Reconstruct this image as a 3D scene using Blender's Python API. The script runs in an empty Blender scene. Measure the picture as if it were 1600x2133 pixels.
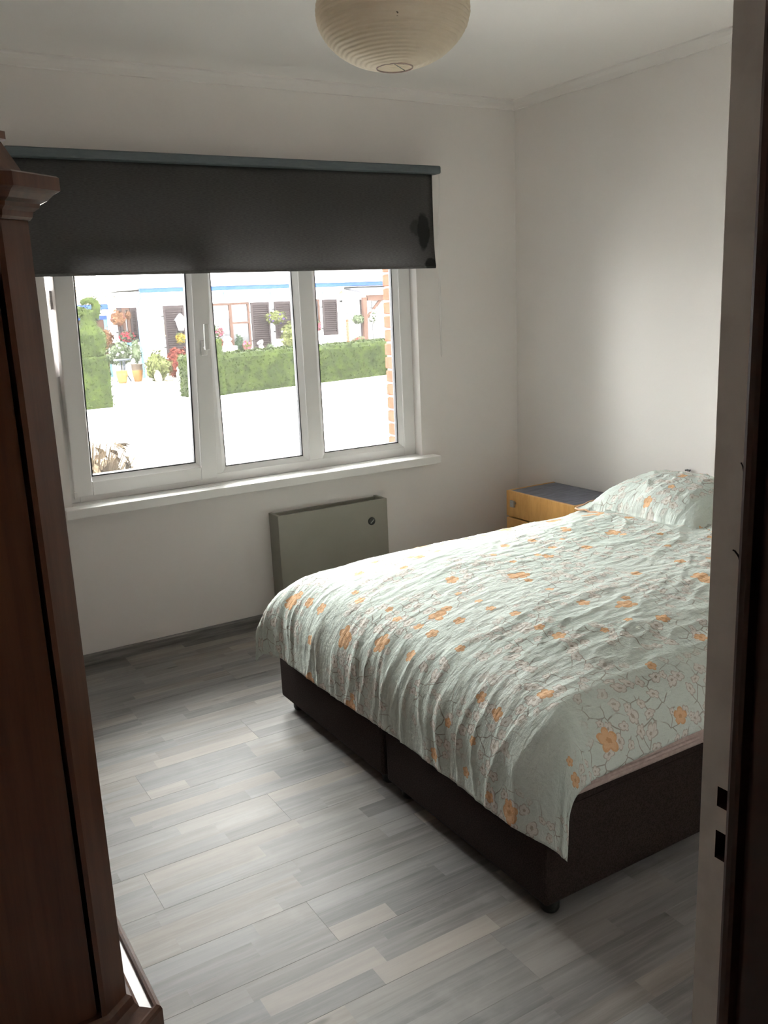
import bpy, bmesh, math, random
from mathutils import Vector, Matrix, noise
random.seed(7)
PI = math.pi
SC = bpy.context.scene
COL = SC.collection

# ------------------------------------------------------------------ camera
F_PX, IW, IH = 1865.35, 1600.0, 2133.0
YAW, PITCH, ROLL = 0.537773, 0.228258, -0.04436
CAM = Vector((0.0, 0.0, 1.58))
_f = Vector((math.sin(YAW)*math.cos(PITCH), math.cos(YAW)*math.cos(PITCH), -math.sin(PITCH)))
_r0 = Vector((math.cos(YAW), -math.sin(YAW), 0)); _u0 = _r0.cross(_f)
_r = math.cos(ROLL)*_r0 + math.sin(ROLL)*_u0
_u = -math.sin(ROLL)*_r0 + math.cos(ROLL)*_u0
cam_d = bpy.data.cameras.new('camera'); cam = bpy.data.objects.new('camera', cam_d); COL.objects.link(cam)
cam.matrix_world = Matrix(((_r.x, _u.x, -_f.x, CAM.x), (_r.y, _u.y, -_f.y, CAM.y), (_r.z, _u.z, -_f.z, CAM.z), (0, 0, 0, 1)))
cam_d.sensor_fit = 'VERTICAL'; cam_d.sensor_height = 36.0; cam_d.lens = 36.0*F_PX/IH
cam_d.clip_start = 0.02; cam_d.clip_end = 300
SC.camera = cam

def at(px, py, Y):
    """world point seen at a photo pixel on the vertical plane y = Y"""
    d = _r*((px-800)/F_PX) - _u*((py-1066.5)/F_PX) + _f
    return CAM + d*(Y/d.y)

# ------------------------------------------------------------------ world, light, exposure
w = bpy.data.worlds.new('overcast_sky'); SC.world = w; w.use_nodes = True
bg = w.node_tree.nodes['Background']
bg.inputs[0].default_value = (1.0, 0.975, 0.972, 1); bg.inputs[1].default_value = 9.0
SC.view_settings.view_transform = 'Standard'; SC.view_settings.look = 'None'
SC.view_settings.exposure = 1.6; SC.view_settings.gamma = 1.0
SC.view_settings.use_curve_mapping = False
SC.cycles.max_bounces = 20; SC.cycles.diffuse_bounces = 14
sn = bpy.data.lights.new('hazy_sun_offscreen', 'SUN'); sn.energy = 3.9; sn.angle = math.radians(50); sn.color = (1.0, .97, .93)
so = bpy.data.objects.new('hazy_sun_offscreen', sn); COL.objects.link(so)
so.rotation_euler = Vector((-0.10, -1.0, -0.85)).to_track_quat('-Z', 'Y').to_euler(); so.location = (11, 100, 86)

# ------------------------------------------------------------------ material helpers
def srgb(r, g, b):
    def c(v):
        v /= 255.0
        return v/12.92 if v <= 0.04045 else ((v+0.055)/1.055)**2.4
    return (c(r), c(g), c(b), 1)

class NT:
    def __init__(s, name):
        s.m = bpy.data.materials.new(name); s.m.use_nodes = True
        s.t = s.m.node_tree; s.b = s.t.nodes['Principled BSDF']; s.out = s.t.nodes['Material Output']
    def n(s, typ, **kw):
        nd = s.t.nodes.new(typ)
        for k, v in kw.items():
            if k.startswith('i_'):
                key = k[2:]
                key = int(key) if key.isdigit() else key.replace('_', ' ')
                s.set(nd.inputs[key], v)
            else: setattr(nd, k, v)
        return nd
    def set(s, inp, v):
        if isinstance(v, bpy.types.NodeSocket): s.t.links.new(v, inp)
        else: inp.default_value = v
    def math(s, op, a, b=0.0, c=0.0, clamp=False):
        nd = s.t.nodes.new('ShaderNodeMath'); nd.operation = op; nd.use_clamp = clamp
        s.set(nd.inputs[0], a); s.set(nd.inputs[1], b)
        if len(nd.inputs) > 2: s.set(nd.inputs[2], c)
        return nd.outputs[0]
    def vmath(s, op, a, b=(0, 0, 0)):
        nd = s.t.nodes.new('ShaderNodeVectorMath'); nd.operation = op
        s.set(nd.inputs[0], a); s.set(nd.inputs[1], b)
        return nd.outputs['Value'] if op in ('LENGTH', 'DOT_PRODUCT') else nd.outputs[0]
    def mix(s, fac, a, b):
        nd = s.t.nodes.new('ShaderNodeMix'); nd.data_type = 'RGBA'
        s.set(nd.inputs[0], fac); s.set(nd.inputs[6], a); s.set(nd.inputs[7], b)
        return nd.outputs[2]
    def noise(s, vec, scale, detail=3, rough=0.5, dims='3D'):
        nd = s.t.nodes.new('ShaderNodeTexNoise'); nd.noise_dimensions = dims
        s.set(nd.inputs['Vector'], vec); nd.inputs['Scale'].default_value = scale
        nd.inputs['Detail'].default_value = detail; nd.inputs['Roughness'].default_value = rough
        return nd.outputs[0]
    def ramp(s, fac, stops):
        nd = s.t.nodes.new('ShaderNodeValToRGB'); s.set(nd.inputs[0], fac)
        el = nd.color_ramp.elements
        while len(el) < len(stops): el.new(0.5)
        for e, (p, c) in zip(el, stops): e.position = p; e.color = c
        return nd.outputs[0]
    def step(s, v, a, b):
        nd = s.t.nodes.new('ShaderNodeMapRange'); nd.interpolation_type = 'SMOOTHSTEP'
        s.set(nd.inputs[0], v); s.set(nd.inputs[1], a); s.set(nd.inputs[2], b)
        return nd.outputs[0]
    def pos(s): return s.n('ShaderNodeNewGeometry').outputs['Position']
    def objco(s): return s.n('ShaderNodeTexCoord').outputs['Object']
    def mapping(s, vec, scale=(1, 1, 1), loc=(0, 0, 0), rot=(0, 0, 0)):
        nd = s.t.nodes.new('ShaderNodeMapping'); s.set(nd.inputs[0], vec)
        nd.inputs['Scale'].default_value = scale; nd.inputs['Location'].default_value = loc; nd.inputs['Rotation'].default_value = rot
        return nd.outputs[0]
    def bump(s, h, strength=0.3, dist=0.01):
        nd = s.t.nodes.new('ShaderNodeBump'); nd.inputs['Strength'].default_value = strength
        nd.inputs['Distance'].default_value = dist; s.set(nd.inputs['Height'], h)
        s.t.links.new(nd.outputs[0], s.b.inputs['Normal'])
    def fin(s, col=None, rough=None, metal=None, spec=None):
        if col is not None: s.set(s.b.inputs['Base Color'], col)
        if rough is not None: s.set(s.b.inputs['Roughness'], rough)
        if metal is not None: s.b.inputs['Metallic'].default_value = metal
        if spec is not None: s.b.inputs['Specular IOR Level'].default_value = spec
        return s.m

def mix_mat(name, c1, c2, scale=8.0, rough=0.6, bump=0.0, spec=0.4, stretch=(1, 1, 1), metal=0.0, bdist=0.005):
    k = NT(name); v = k.mapping(k.objco(), stretch); h = k.noise(v, scale, 4)
    c = k.mix(k.step(h, 0.35, 0.65), c1, c2)
    if bump: k.bump(h, bump, bdist)
    return k.fin(c, rough, metal, spec)

M = {}
def wall_mat(name, c):
    k = NT(name); p = k.pos()
    h = k.noise(p, 60, 3); g = k.noise(p, 1.3, 2)
    col = k.mix(k.step(g, .3, .75), c, tuple(x*.965 for x in c[:3])+(1,))
    k.bump(h, .12, .003)
    return k.fin(col, .92, spec=.2)
M['wall'] = wall_mat('wall_paint', (.785, .755, .73, 1))
M['ceil'] = wall_mat('ceiling_paint', (.84, .815, .79, 1))
M['hall'] = mix_mat('hall_paint', (.30, .24, .2, 1), (.27, .22, .18, 1), 3, .8)
M['pvc'] = mix_mat('white_pvc', (.78, .775, .765, 1), (.75, .745, .735, 1), 2, .35, spec=.45)
M['sill'] = mix_mat('sill_paint', (.82, .81, .79, 1), (.78, .77, .75, 1), 3, .4, spec=.4)
M['gasket'] = mix_mat('black_gasket', (.02, .02, .025, 1), (.03, .03, .035, 1), 20, .6)
M['steel'] = mix_mat('brushed_steel', (.45, .45, .44, 1), (.55, .54, .52, 1), 30, .35, metal=1.0, stretch=(1, 1, 12))
M['darkmetal'] = mix_mat('dark_metal', (.05, .05, .05, 1), (.08, .08, .075, 1), 30, .4, metal=.6)
M['whiteplastic'] = mix_mat('white_plastic', (.75, .74, .72, 1), (.7, .69, .67, 1), 9, .4)

def glass_mat():
    k = NT('window_glass'); t = k.t
    tr = t.nodes.new('ShaderNodeBsdfTransparent'); tr.inputs[0].default_value = (.93, .95, .94, 1)
    gl = t.nodes.new('ShaderNodeBsdfGlossy'); gl.inputs['Roughness'].default_value = 0.02
    fr = t.nodes.new('ShaderNodeFresnel'); fr.inputs[0].default_value = 1.3
    m1 = t.nodes.new('ShaderNodeMixShader'); t.links.new(fr.outputs[0], m1.inputs[0])
    t.links.new(tr.outputs[0], m1.inputs[1]); t.links.new(gl.outputs[0], m1.inputs[2])
    # pale veil standing in for glare haze over the view, with dust specks
    du = t.nodes.new('ShaderNodeBsdfTranslucent'); du.inputs[0].default_value = (.8, .8, .8, 1)
    p = k.objco()
    sp = k.math('MULTIPLY', k.step(k.noise(p, 55, 2), .72, .80), .03)
    film = k.math('ADD', k.math('MULTIPLY', k.noise(p, 3, 3), .004), .003)
    fac = k.math('ADD', film, sp)
    m2 = t.nodes.new('ShaderNodeMixShader'); t.links.new(fac, m2.inputs[0])
    t.links.new(m1.outputs[0], m2.inputs[1]); t.links.new(du.outputs[0], m2.inputs[2])
    t.links.new(m2.outputs[0], k.out.inputs[0])
    return k.m
M['glass'] = glass_mat()

def laminate():
    k = NT('grey_laminate')
    at_ = k.n('ShaderNodeAttribute', attribute_name='tone').outputs['Color']
    sx = k.n('ShaderNodeSeparateColor'); k.set(sx.inputs[0], at_)
    tone, hue, off = sx.outputs[0], sx.outputs[1], sx.outputs[2]
    p = k.pos()
    cmb = k.n('ShaderNodeCombineXYZ'); k.set(cmb.inputs[2], k.math('MULTIPLY', off, 40.0)); k.set(cmb.inputs[0], k.math('MULTIPLY', off, 17.0))
    v = k.vmath('ADD', p, cmb.outputs[0])
    g1 = k.noise(k.mapping(v, (2.2, 26, 1)), 1.0, 6, .62)
    g2 = k.noise(k.mapping(v, (5, 130, 1)), 1.0, 3, .6)
    g3 = k.noise(k.mapping(v, (1.4, 5, 1)), 1.0, 3, .5)
    base = k.mix(hue, (.265, .262, .264, 1), (.40, .36, .325, 1))
    dark = k.mix(hue, (.105, .104, .106, 1), (.17, .152, .138, 1))
    lum = k.math('ADD', k.math('MULTIPLY', g1, .75), k.math('ADD', k.math('MULTIPLY', tone, .20), k.math('MULTIPLY', g3, .58)))
    lum = k.math('SUBTRACT', lum, .36)
    c = k.mix(k.step(lum, .05, .75), dark, base)
    c = k.mix(k.math('MULTIPLY', k.step(g2, .45, .72), .25), c, (.36, .34, .32, 1))
    # knots
    vo = k.n('ShaderNodeTexVoronoi', i_Scale=1.0); k.set(vo.inputs['Vector'], k.mapping(v, (3.0, 11, 1)))
    kn = k.math('SUBTRACT', 1.0, k.step(vo.outputs['Distance'], .03, .13))
    vc = k.n('ShaderNodeSeparateColor'); k.set(vc.inputs[0], vo.outputs['Color'])
    kn = k.math('MULTIPLY', kn, k.math('GREATER_THAN', vc.outputs[0], .6))
    c = k.mix(k.math('MULTIPLY', kn, .55), c, (.05, .047, .045, 1))
    # dusty scuffs
    sc = k.math('MULTIPLY', k.step(k.noise(p, 3.2, 5, .65), .56, .72), .16)
    c = k.mix(sc, c, (.5, .49, .48, 1))
    k.bump(g1, .10, .002)
    r = k.math('ADD', .46, k.math('MULTIPLY', g3, .2))
    return k.fin(c, r, spec=.55)
M['floor'] = laminate()
M['floor_edge'] = mix_mat('plank_core', (.10, .095, .09, 1), (.07, .067, .065, 1), 20, .8)

def skirting_mat():
    k = NT('grey_wood_skirting'); p = k.pos()
    g = k.noise(k.mapping(p, (3, 40, 60)), 1.0, 5, .6)
    c = k.mix(k.step(g, .3, .7), (.10, .098, .095, 1), (.25, .24, .23, 1))
    k.bump(g, .1, .002)
    return k.fin(c, .5, spec=.4)
M['skirt'] = skirting_mat()

def dark_wood():
    k = NT('varnished_dark_wood'); p = k.objco()
    g = k.noise(k.mapping(p, (60, 60, 3)), 1.0, 5, .6)
    c = k.mix(k.step(g, .25, .75), (.065, .024, .013, 1), (.11, .045, .023, 1))
    k.bump(g, .08, .002)
    return k.fin(c, .28, spec=.5)
M['darkwood'] = dark_wood()

def jamb_mat():
    k = NT('chipped_white_jamb'); p = k.pos()
    sx = k.n('ShaderNodeSeparateXYZ'); k.set(sx.inputs[0], p)
    n1 = k.noise(k.mapping(p, (1, 1, 9)), 2.0, 5, .65)
    lim = k.math('ADD', .5868, k.math('MULTIPLY', k.step(n1, .55, .8), .007))
    ch = k.math('LESS_THAN', sx.outputs[1], lim)
    d = k.noise(p, 14, 4)
    c = k.mix(k.step(d, .45, .75), (.86, .79, .73, 1), (.74, .67, .62, 1))
    c = k.mix(ch, c, (.07, .03, .02, 1))
    return k.fin(c, .5, spec=.4)
M['jamb'] = jamb_mat()
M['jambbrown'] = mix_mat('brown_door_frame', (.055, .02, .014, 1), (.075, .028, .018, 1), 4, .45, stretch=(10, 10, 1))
M['chip'] = mix_mat('dark_chip', (.02, .012, .01, 1), (.03, .016, .012, 1), 40, .7)

def blind_mat():
    k = NT('charcoal_blind_fabric'); p = k.pos()
    wv = k.noise(k.mapping(p, (60, 1, 420)), 1.0, 3)
    c = k.mix(k.step(wv, .3, .7), (.10, .097, .097, 1), (.14, .136, .134, 1))
    sx = k.n('ShaderNodeSeparateXYZ'); k.set(sx.inputs[0], p)
    wob = k.math('MULTIPLY', k.math('SUBTRACT', k.noise(p, 30, 4), .5), .6)
    def blot(x, z, rx, rz):
        a = k.math('DIVIDE', k.math('SUBTRACT', sx.outputs[0], x), rx); b = k.math('DIVIDE', k.math('SUBTRACT', sx.outputs[2], z), rz)
        r = k.math('SQRT', k.math('ADD', k.math('MULTIPLY', a, a), k.math('MULTIPLY', b, b)))
        return k.math('SUBTRACT', 1.0, k.step(k.math('ADD', r, wob), .75, 1.05))
    s = k.math('MAXIMUM', blot(2.688, 1.935, .042, .098), blot(2.730, 1.772, .038, .034))
    s = k.math('MAXIMUM', s, k.math('MULTIPLY', blot(2.665, 1.95, .06, .05), .6))
    c = k.mix(k.math('MULTIPLY', s, .8), c, (.022, .022, .023, 1))
    k.bump(wv, .2, .001)
    return k.fin(c, .9, spec=.2)
M['blind'] = blind_mat()
M['cassette'] = mix_mat('slate_blue_cassette', (.092, .115, .125, 1), (.105, .128, .138, 1), 30, .6, stretch=(1, 4, 4))
M['heater'] = mix_mat('beige_grey_enamel', (.29, .285, .24, 1), (.32, .31, .265, 1), 3, .42, spec=.4)
M['grille'] = mix_mat('dark_grille', (.03, .03, .028, 1), (.045, .045, .04, 1), 60, .6)
M['boxfabric'] = mix_mat('dark_brown_upholstery', (.024, .016, .0145, 1), (.042, .03, .027, 1), 260, .95, .3, .1)
M['castor'] = mix_mat('black_castor', (.012, .012, .012, 1), (.02, .02, .02, 1), 30, .4)
M['sheet'] = mix_mat('beige_fitted_sheet', (.42, .33, .30, 1), (.48, .385, .35, 1), 90, .9, .2, .1)

def beech():
    k = NT('orange_beech_veneer'); p = k.objco()
    g = k.noise(k.mapping(p, (14, 14, 3)), 2.0, 5, .6)
    f = k.noise(k.mapping(p, (120, 120, 12)), 1.0, 3, .6)
    c = k.mix(k.step(g, .3, .7), (.62, .32, .09, 1), (.72, .40, .13, 1))
    c = k.mix(k.math('MULTIPLY', k.step(f, .5, .7), .25), c, (.45, .22, .06, 1))
    return k.fin(c, .38, spec=.45)
M['beech'] = beech()
M['bluetop'] = mix_mat('blue_grey_woodgrain', (.10, .11, .15, 1), (.17, .18, .235, 1), 2.2, .38, stretch=(4, 22, 4))

def floral(name, reverse=False):
    k = NT(name)
    uv = k.n('ShaderNodeUVMap', uv_map='sheet').outputs[0]
    if reverse:
        vo = k.n('ShaderNodeTexVoronoi', voronoi_dimensions='2D', i_Scale=95.0, i_Randomness=.25); k.set(vo.inputs['Vector'], uv)
        c = k.mix(k.step(vo.outputs['Distance'], .26, .34), (.62, .56, .53, 1), (.40, .335, .31, 1))
        return k.fin(c, .9, spec=.1)
    warp = k.n('ShaderNodeTexNoise', noise_dimensions='2D', i_Scale=9.0, i_Detail=2.0); k.set(warp.inputs['Vector'], uv)
    wv = k.vmath('SUBTRACT', warp.outputs['Color'], (.5, .5, .5))
    sc_ = k.n('ShaderNodeVectorMath', operation='SCALE'); k.set(sc_.inputs[0], wv); sc_.inputs['Scale'].default_value = .05
    uvw = k.vmath('ADD', uv, sc_.outputs[0])
    def flower(src, scale, R, keep, petals=5.0, depth=.42):
        vo = k.n('ShaderNodeTexVoronoi', voronoi_dimensions='2D', i_Scale=scale, i_Randomness=.85); k.set(vo.inputs['Vector'], src)
        cc = k.n('ShaderNodeSeparateColor'); k.set(cc.inputs[0], vo.outputs['Color'])
        d = k.vmath('SUBTRACT', src, vo.outputs['Position'])
        s = k.n('ShaderNodeSeparateXYZ'); k.set(s.inputs[0], d)
        ang = k.math('ARCTAN2', s.outputs[1], s.outputs[0])
        rr = k.math('SQRT', k.math('ADD', k.math('MULTIPLY', s.outputs[0], s.outputs[0]), k.math('MULTIPLY', s.outputs[1], s.outputs[1])))
        pet = k.math('SQRT', k.math('ABSOLUTE', k.math('COSINE', k.math('ADD', k.math('MULTIPLY', ang, petals*.5), k.math('MULTIPLY', cc.outputs[2], 6.28)))))
        Rv = k.math('MULTIPLY', R, k.math('ADD', .65, k.math('MULTIPLY', cc.outputs[1], .55)))
        lim = k.math('MULTIPLY', Rv, k.math('ADD', 1.0-depth, k.math('MULTIPLY', pet, depth)))
        q = k.math('DIVIDE', rr, lim)
        on = k.math('LESS_THAN', cc.outputs[0], keep)
        fill = k.math('MULTIPLY', k.math('LESS_THAN', q, 1.0), on)
        edge = k.math('MULTIPLY', fill, k.math('GREATER_THAN', q, .80))
        core = k.math('MULTIPLY', on, k.math('LESS_THAN', q, .25))
        return fill, edge, core
    mint = k.mix(k.step(k.noise(uv, 2.2, 2, dims='2D'), .3, .7), (.55, .615, .57, 1), (.59, .64, .60, 1))
    mask = k.step(k.noise(k.mapping(uv, (1, 1.5, 1), (3.1, 1.7, 0), (0, 0, .6)), 3.0, 2, dims='2D'), .40, .52)
    # twigs
    ve = k.n('ShaderNodeTexVoronoi', voronoi_dimensions='2D', feature='DISTANCE_TO_EDGE', i_Scale=21.0); k.set(ve.inputs['Vector'], uvw)
    tw = k.math('SUBTRACT', 1.0, k.step(ve.outputs['Distance'], .015, .05))
    tw = k.math('MULTIPLY', k.math('MULTIPLY', tw, mask), k.step(k.noise(uv, 13, 2, dims='2D'), .42, .52))
    c = k.mix(k.math('MULTIPLY', tw, .8), mint, (.25, .215, .18, 1))
    f1, e1, c1 = flower(uvw, 24.0, .0195, .62)
    f1 = k.math('MULTIPLY', f1, mask); e1 = k.math('MULTIPLY', e1, mask); c1 = k.math('MULTIPLY', c1, mask)
    c = k.mix(k.math('MULTIPLY', f1, .75), c, (.66, .61, .565, 1))
    c = k.mix(k.math('MULTIPLY', e1, .6), c, (.30, .26, .22, 1))
    c = k.mix(k.math('MULTIPLY', c1, .7), c, (.32, .26, .2, 1))
    f3, e3, c3 = flower(k.vmath('ADD', uv, (2.3, .7, 0)), 9.0, .021, .30)
    f2, e2, c2 = flower(uvw, 4.8, .037, .40)
    fo = k.math('MAXIMUM', f2, f3); eo = k.math('MAXIMUM', e2, e3)
    c = k.mix(k.math('MULTIPLY', fo, .80), c, (.70, .38, .17, 1))
    c = k.mix(k.math('MULTIPLY', eo, .35), c, (.50, .24, .09, 1))
    c = k.mix(k.math('MULTIPLY', k.math('MAXIMUM', c2, c3), .5), c, (.40, .20, .07, 1))
    h1 = k.noise(k.mapping(uv, (14, 42, 1), (0, 0, 0), (0, 0, .25)), 1.0, 5, .6, dims='2D')
    h2 = k.noise(uv, 60, 4, .6, dims='2D')
    k.bump(k.math('ADD', h1, k.math('MULTIPLY', h2, .35)), .55, .012)
    return k.fin(c, .85, spec=.15)
M['floral'] = floral('floral_mint_cotton'); M['reverse'] = floral('dotted_reverse_cotton', True)
M['piping'] = mix_mat('orange_piping', (.60, .36, .22, 1), (.68, .44, .30, 1), 40, .85)

def paper():
    k = NT('cream_rice_paper')
    p = k.objco(); t = k.t
    n = k.noise(p, 22, 4)
    c = k.mix(n, (.74, .66, .53, 1), (.82, .75, .63, 1))
    sp = k.math('MULTIPLY', k.step(k.noise(p, 30, 1), .80, .82), .9)
    c = k.mix(sp, c, (.08, .06, .05, 1))
    df = k.b; k.set(df.inputs['Base Color'], c); df.inputs['Roughness'].default_value = .8; df.inputs['Specular IOR Level'].default_value = .15
    k.bump(n, .25, .004)
    tl = t.nodes.new('ShaderNodeBsdfTranslucent'); t.links.new(c, tl.inputs[0])
    mx = t.nodes.new('ShaderNodeMixShader'); mx.inputs[0].default_value = .35
    t.links.new(df.outputs[0], mx.inputs[1]); t.links.new(tl.outputs[0], mx.inputs[2]); t.links.new(mx.outputs[0], k.out.inputs[0])
    return k.m
M['paper'] = paper()

# outdoors
def leaf_mat(name, c1, c2, scale=6.0):
    k = NT(name); p = k.pos()
    n = k.noise(p, scale, 4, .7); r = k.noise(p, scale*7, 2)
    c = k.mix(k.step(k.math('ADD', k.math('MULTIPLY', n, .6), k.math('MULTIPLY', r, .4)), .35, .65), c1, c2)
    return k.fin(c, .7, spec=.2)
M['hedge'] = leaf_mat('clipped_yew', (.006, .011, .003, 1), (.028, .039, .0085, 1), 5.0)
M['bushy'] = leaf_mat('yellow_green_leaf', (0.0300, 0.0360, 0.0120, 1), (0.0840, 0.0900, 0.0360, 1))
M['bushg'] = leaf_mat('grey_green_leaf', (0.0180, 0.0270, 0.0120, 1), (0.0720, 0.0840, 0.0540, 1))
M['bushr'] = leaf_mat('red_maple_leaf', (0.0540, 0.0072, 0.0072, 1), (0.1020, 0.0300, 0.0180, 1))
M['bushd'] = leaf_mat('dark_green_leaf', (.012, .02, .012, 1), (.035, .05, .03, 1))
M['bushb'] = leaf_mat('brown_dry_leaf', (0.0540, 0.0270, 0.0150, 1), (0.1020, 0.0540, 0.0300, 1))
M['fl_red'] = mix_mat('red_petal', (0.1320, 0.0120, 0.0210, 1), (0.1560, 0.0300, 0.0360, 1), 30, .7)
M['fl_pink'] = mix_mat('pink_petal', (0.1680, 0.0360, 0.0600, 1), (0.1920, 0.0720, 0.0900, 1), 30, .7)
M['fl_purple'] = mix_mat('purple_petal', (0.0540, 0.0300, 0.1320, 1), (0.0840, 0.0540, 0.1500, 1), 30, .7)
M['fl_yellow'] = mix_mat('yellow_petal', (0.1440, 0.1020, 0.0120, 1), (0.1800, 0.1320, 0.0300, 1), 30, .7)
M['fl_white'] = mix_mat('white_petal', (.4, .4, .38, 1), (.5, .5, .48, 1), 30, .7)
M['render'] = mix_mat('white_render', (.78, .78, .77, 1), (.72, .72, .71, 1), 3, .9, .1)
M['blue'] = mix_mat('blue_gutter_paint', (.018, .04, .16, 1), (.022, .046, .18, 1), 3, .5)
M['ltblue'] = mix_mat('pale_blue_pipe', (.07, .13, .175, 1), (.08, .15, .19, 1), 3, .5)
M['shutter'] = mix_mat('dark_brown_shutter', (.022, .017, .018, 1), (.028, .022, .022, 1), 8, .6)
M['brownframe'] = mix_mat('brown_window_wood', (.045, .026, .02, 1), (.058, .034, .026, 1), 8, .6)
M['farpane'] = mix_mat('dark_window_pane', (.03, .03, .033, 1), (.045, .045, .048, 1), 3, .15, spec=.5)
M['curtain'] = mix_mat('white_net_curtain', (.55, .55, .57, 1), (.42, .42, .44, 1), 6, .9, stretch=(8, 8, .5))
M['rooftile'] = mix_mat('pale_yellow_roof_tile', (.20, .175, .12, 1), (.30, .26, .19, 1), 6, .8)
M['roofgrey'] = mix_mat('pale_grey_roof', (.42, .41, .40, 1), (.48, .47, .46, 1), 4, .8)
M['tilejoint'] = mix_mat('roof_joint', (.12, .10, .08, 1), (.15, .12, .10, 1), 6, .9)
M['concrete'] = mix_mat('pale_concrete', (.52, .51, .49, 1), (.46, .45, .43, 1), 2, .9, .1)
M['road'] = mix_mat('pale_asphalt', (.52, .51, .50, 1), (.57, .56, .55, 1), 5, .9, .1)
M['kerb'] = mix_mat('grey_kerb_stone', (.20, .195, .19, 1), (.26, .255, .25, 1), 5, .9)
M['brick'] = mix_mat('orange_red_brick', (.13, .043, .026, 1), (.165, .06, .038, 1), 25, .9, .4)
M['mortar'] = mix_mat('pale_mortar', (.16, .15, .14, 1), (.20, .19, .175, 1), 40, .95, .3)
M['terracotta'] = mix_mat('orange_terracotta', (.13, .065, .025, 1), (.17, .09, .035, 1), 6, .5)
M['potbrown'] = mix_mat('brown_glaze', (.045, .035, .028, 1), (.065, .05, .038, 1), 6, .35)
M['statue'] = mix_mat('white_statue_stone', (.6, .6, .58, 1), (.5, .5, .48, 1), 10, .8)
M['stone'] = mix_mat('beige_stone', (.13, .11, .08, 1), (.19, .16, .12, 1), 9, .9, .3)
M['iron'] = mix_mat('blue_grey_iron', (.04, .045, .055, 1), (.055, .06, .07, 1), 9, .5)
M['porchgrey'] = mix_mat('grey_porch_board', (.06, .06, .066, 1), (.08, .08, .086, 1), 6, .7)
M['straw'] = mix_mat('dry_straw', (.05, .035, .022, 1), (.11, .085, .055, 1), 9, .8)
M['bark'] = mix_mat('brown_bark', (.04, .03, .022, 1), (.07, .05, .035, 1), 9, .9)
M['lampblack'] = mix_mat('black_lantern_iron', (.02, .02, .02, 1), (.03, .03, .03, 1), 20, .4)

for _n in ('hedge bushy bushg bushr bushd bushb fl_red fl_pink fl_purple fl_yellow fl_white render blue ltblue shutter brownframe curtain rooftile roofgrey tilejoint '
           'concrete road kerb brick mortar terracotta potbrown statue stone iron porchgrey straw bark lampblack').split():
    M[_n].node_tree.nodes['Principled BSDF'].inputs['Specular IOR Level'].default_value = .04     # matt weathered surfaces

# ------------------------------------------------------------------ mesh helpers
def wloc(o):
    l = Vector((0, 0, 0))
    while o is not None: l = l + o.location; o = o.parent
    return l

def obj(name, bm, mat, parent=None, smooth=False, origin=None):
    me = bpy.data.meshes.new(name)
    if origin is None:
        if bm.verts:
            xs = [v.co.x for v in bm.verts]; ys = [v.co.y for v in bm.verts]; zs = [v.co.z for v in bm.verts]
            origin = Vector(((min(xs)+max(xs))/2, (min(ys)+max(ys))/2, min(zs)))
        else: origin = Vector((0, 0, 0))
    bmesh.ops.translate(bm, verts=bm.verts, vec=-Vector(origin))
    bm.normal_update(); bm.to_mesh(me); bm.free()
    for m in (mat if isinstance(mat, (list, tuple)) else [mat]): me.materials.append(M[m] if isinstance(m, str) else m)
    if smooth:
        for p in me.polygons: p.use_smooth = True
    o = bpy.data.objects.new(name, me); COL.objects.link(o)
    o.location = Vector(origin) - (wloc(parent) if parent else Vector((0, 0, 0)))
    if parent: o.parent = parent
    return o

def tag(o, label, cat, group=None, kind=None):
    o['label'] = label
    if cat: o['category'] = cat
    if group: o['group'] = group
    if kind: o['kind'] = kind
    return o

def thing(name, loc, label, cat, group=None, kind=None):
    o = bpy.data.objects.new(name, None); COL.objects.link(o); o.location = Vector(loc); o.empty_display_size = .1
    return tag(o, label, cat, group, kind)

def struct(name, bm, mat, label, parent=None, smooth=False):
    o = obj(name, bm, mat, parent, smooth)
    if parent is None: o['kind'] = 'structure'; o['label'] = label; o['category'] = name.split('_')[0]
    return o

def B(): return bmesh.new()

def box(bm, x0, x1, y0, y1, z0, z1, bev=0.0, seg=2):
    r = bmesh.ops.create_cube(bm, size=1.0); vs = r['verts']
    for v in vs:
        v.co.x = x0 + (v.co.x+.5)*(x1-x0); v.co.y = y0 + (v.co.y+.5)*(y1-y0); v.co.z = z0 + (v.co.z+.5)*(z1-z0)
    if bev:
        es = list({e for v in vs for e in v.link_edges})
        bmesh.ops.bevel(bm, geom=es, offset=bev, segments=seg, affect='EDGES', profile=.6)
    return bm

def bx(*a, **k): return box(B(), *a, **k)

def tube(bm, pts, r, n=8, cap=True, r2=None):
    pts = [Vector(p) for p in pts]; rings = []
    for i, p in enumerate(pts):
        a = pts[max(i-1, 0)]; b = pts[min(i+1, len(pts)-1)]
        t = (b-a).normalized()
        ref = Vector((0, 0, 1)) if abs(t.z) < .9 else Vector((1, 0, 0))
        u = t.cross(ref).normalized(); v = t.cross(u)
        rr = r if r2 is None else r + (r2-r)*i/max(1, len(pts)-1)
        rings.append([bm.verts.new(p + (u*math.cos(2*PI*j/n) + v*math.sin(2*PI*j/n))*rr) for j in range(n)])
    for a, b in zip(rings, rings[1:]):
        for j in range(n): bm.faces.new((a[j], a[(j+1) % n], b[(j+1) % n], b[j]))
    if cap:
        bm.faces.new(rings[0][::-1]); bm.faces.new(rings[-1])
    return bm

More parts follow.
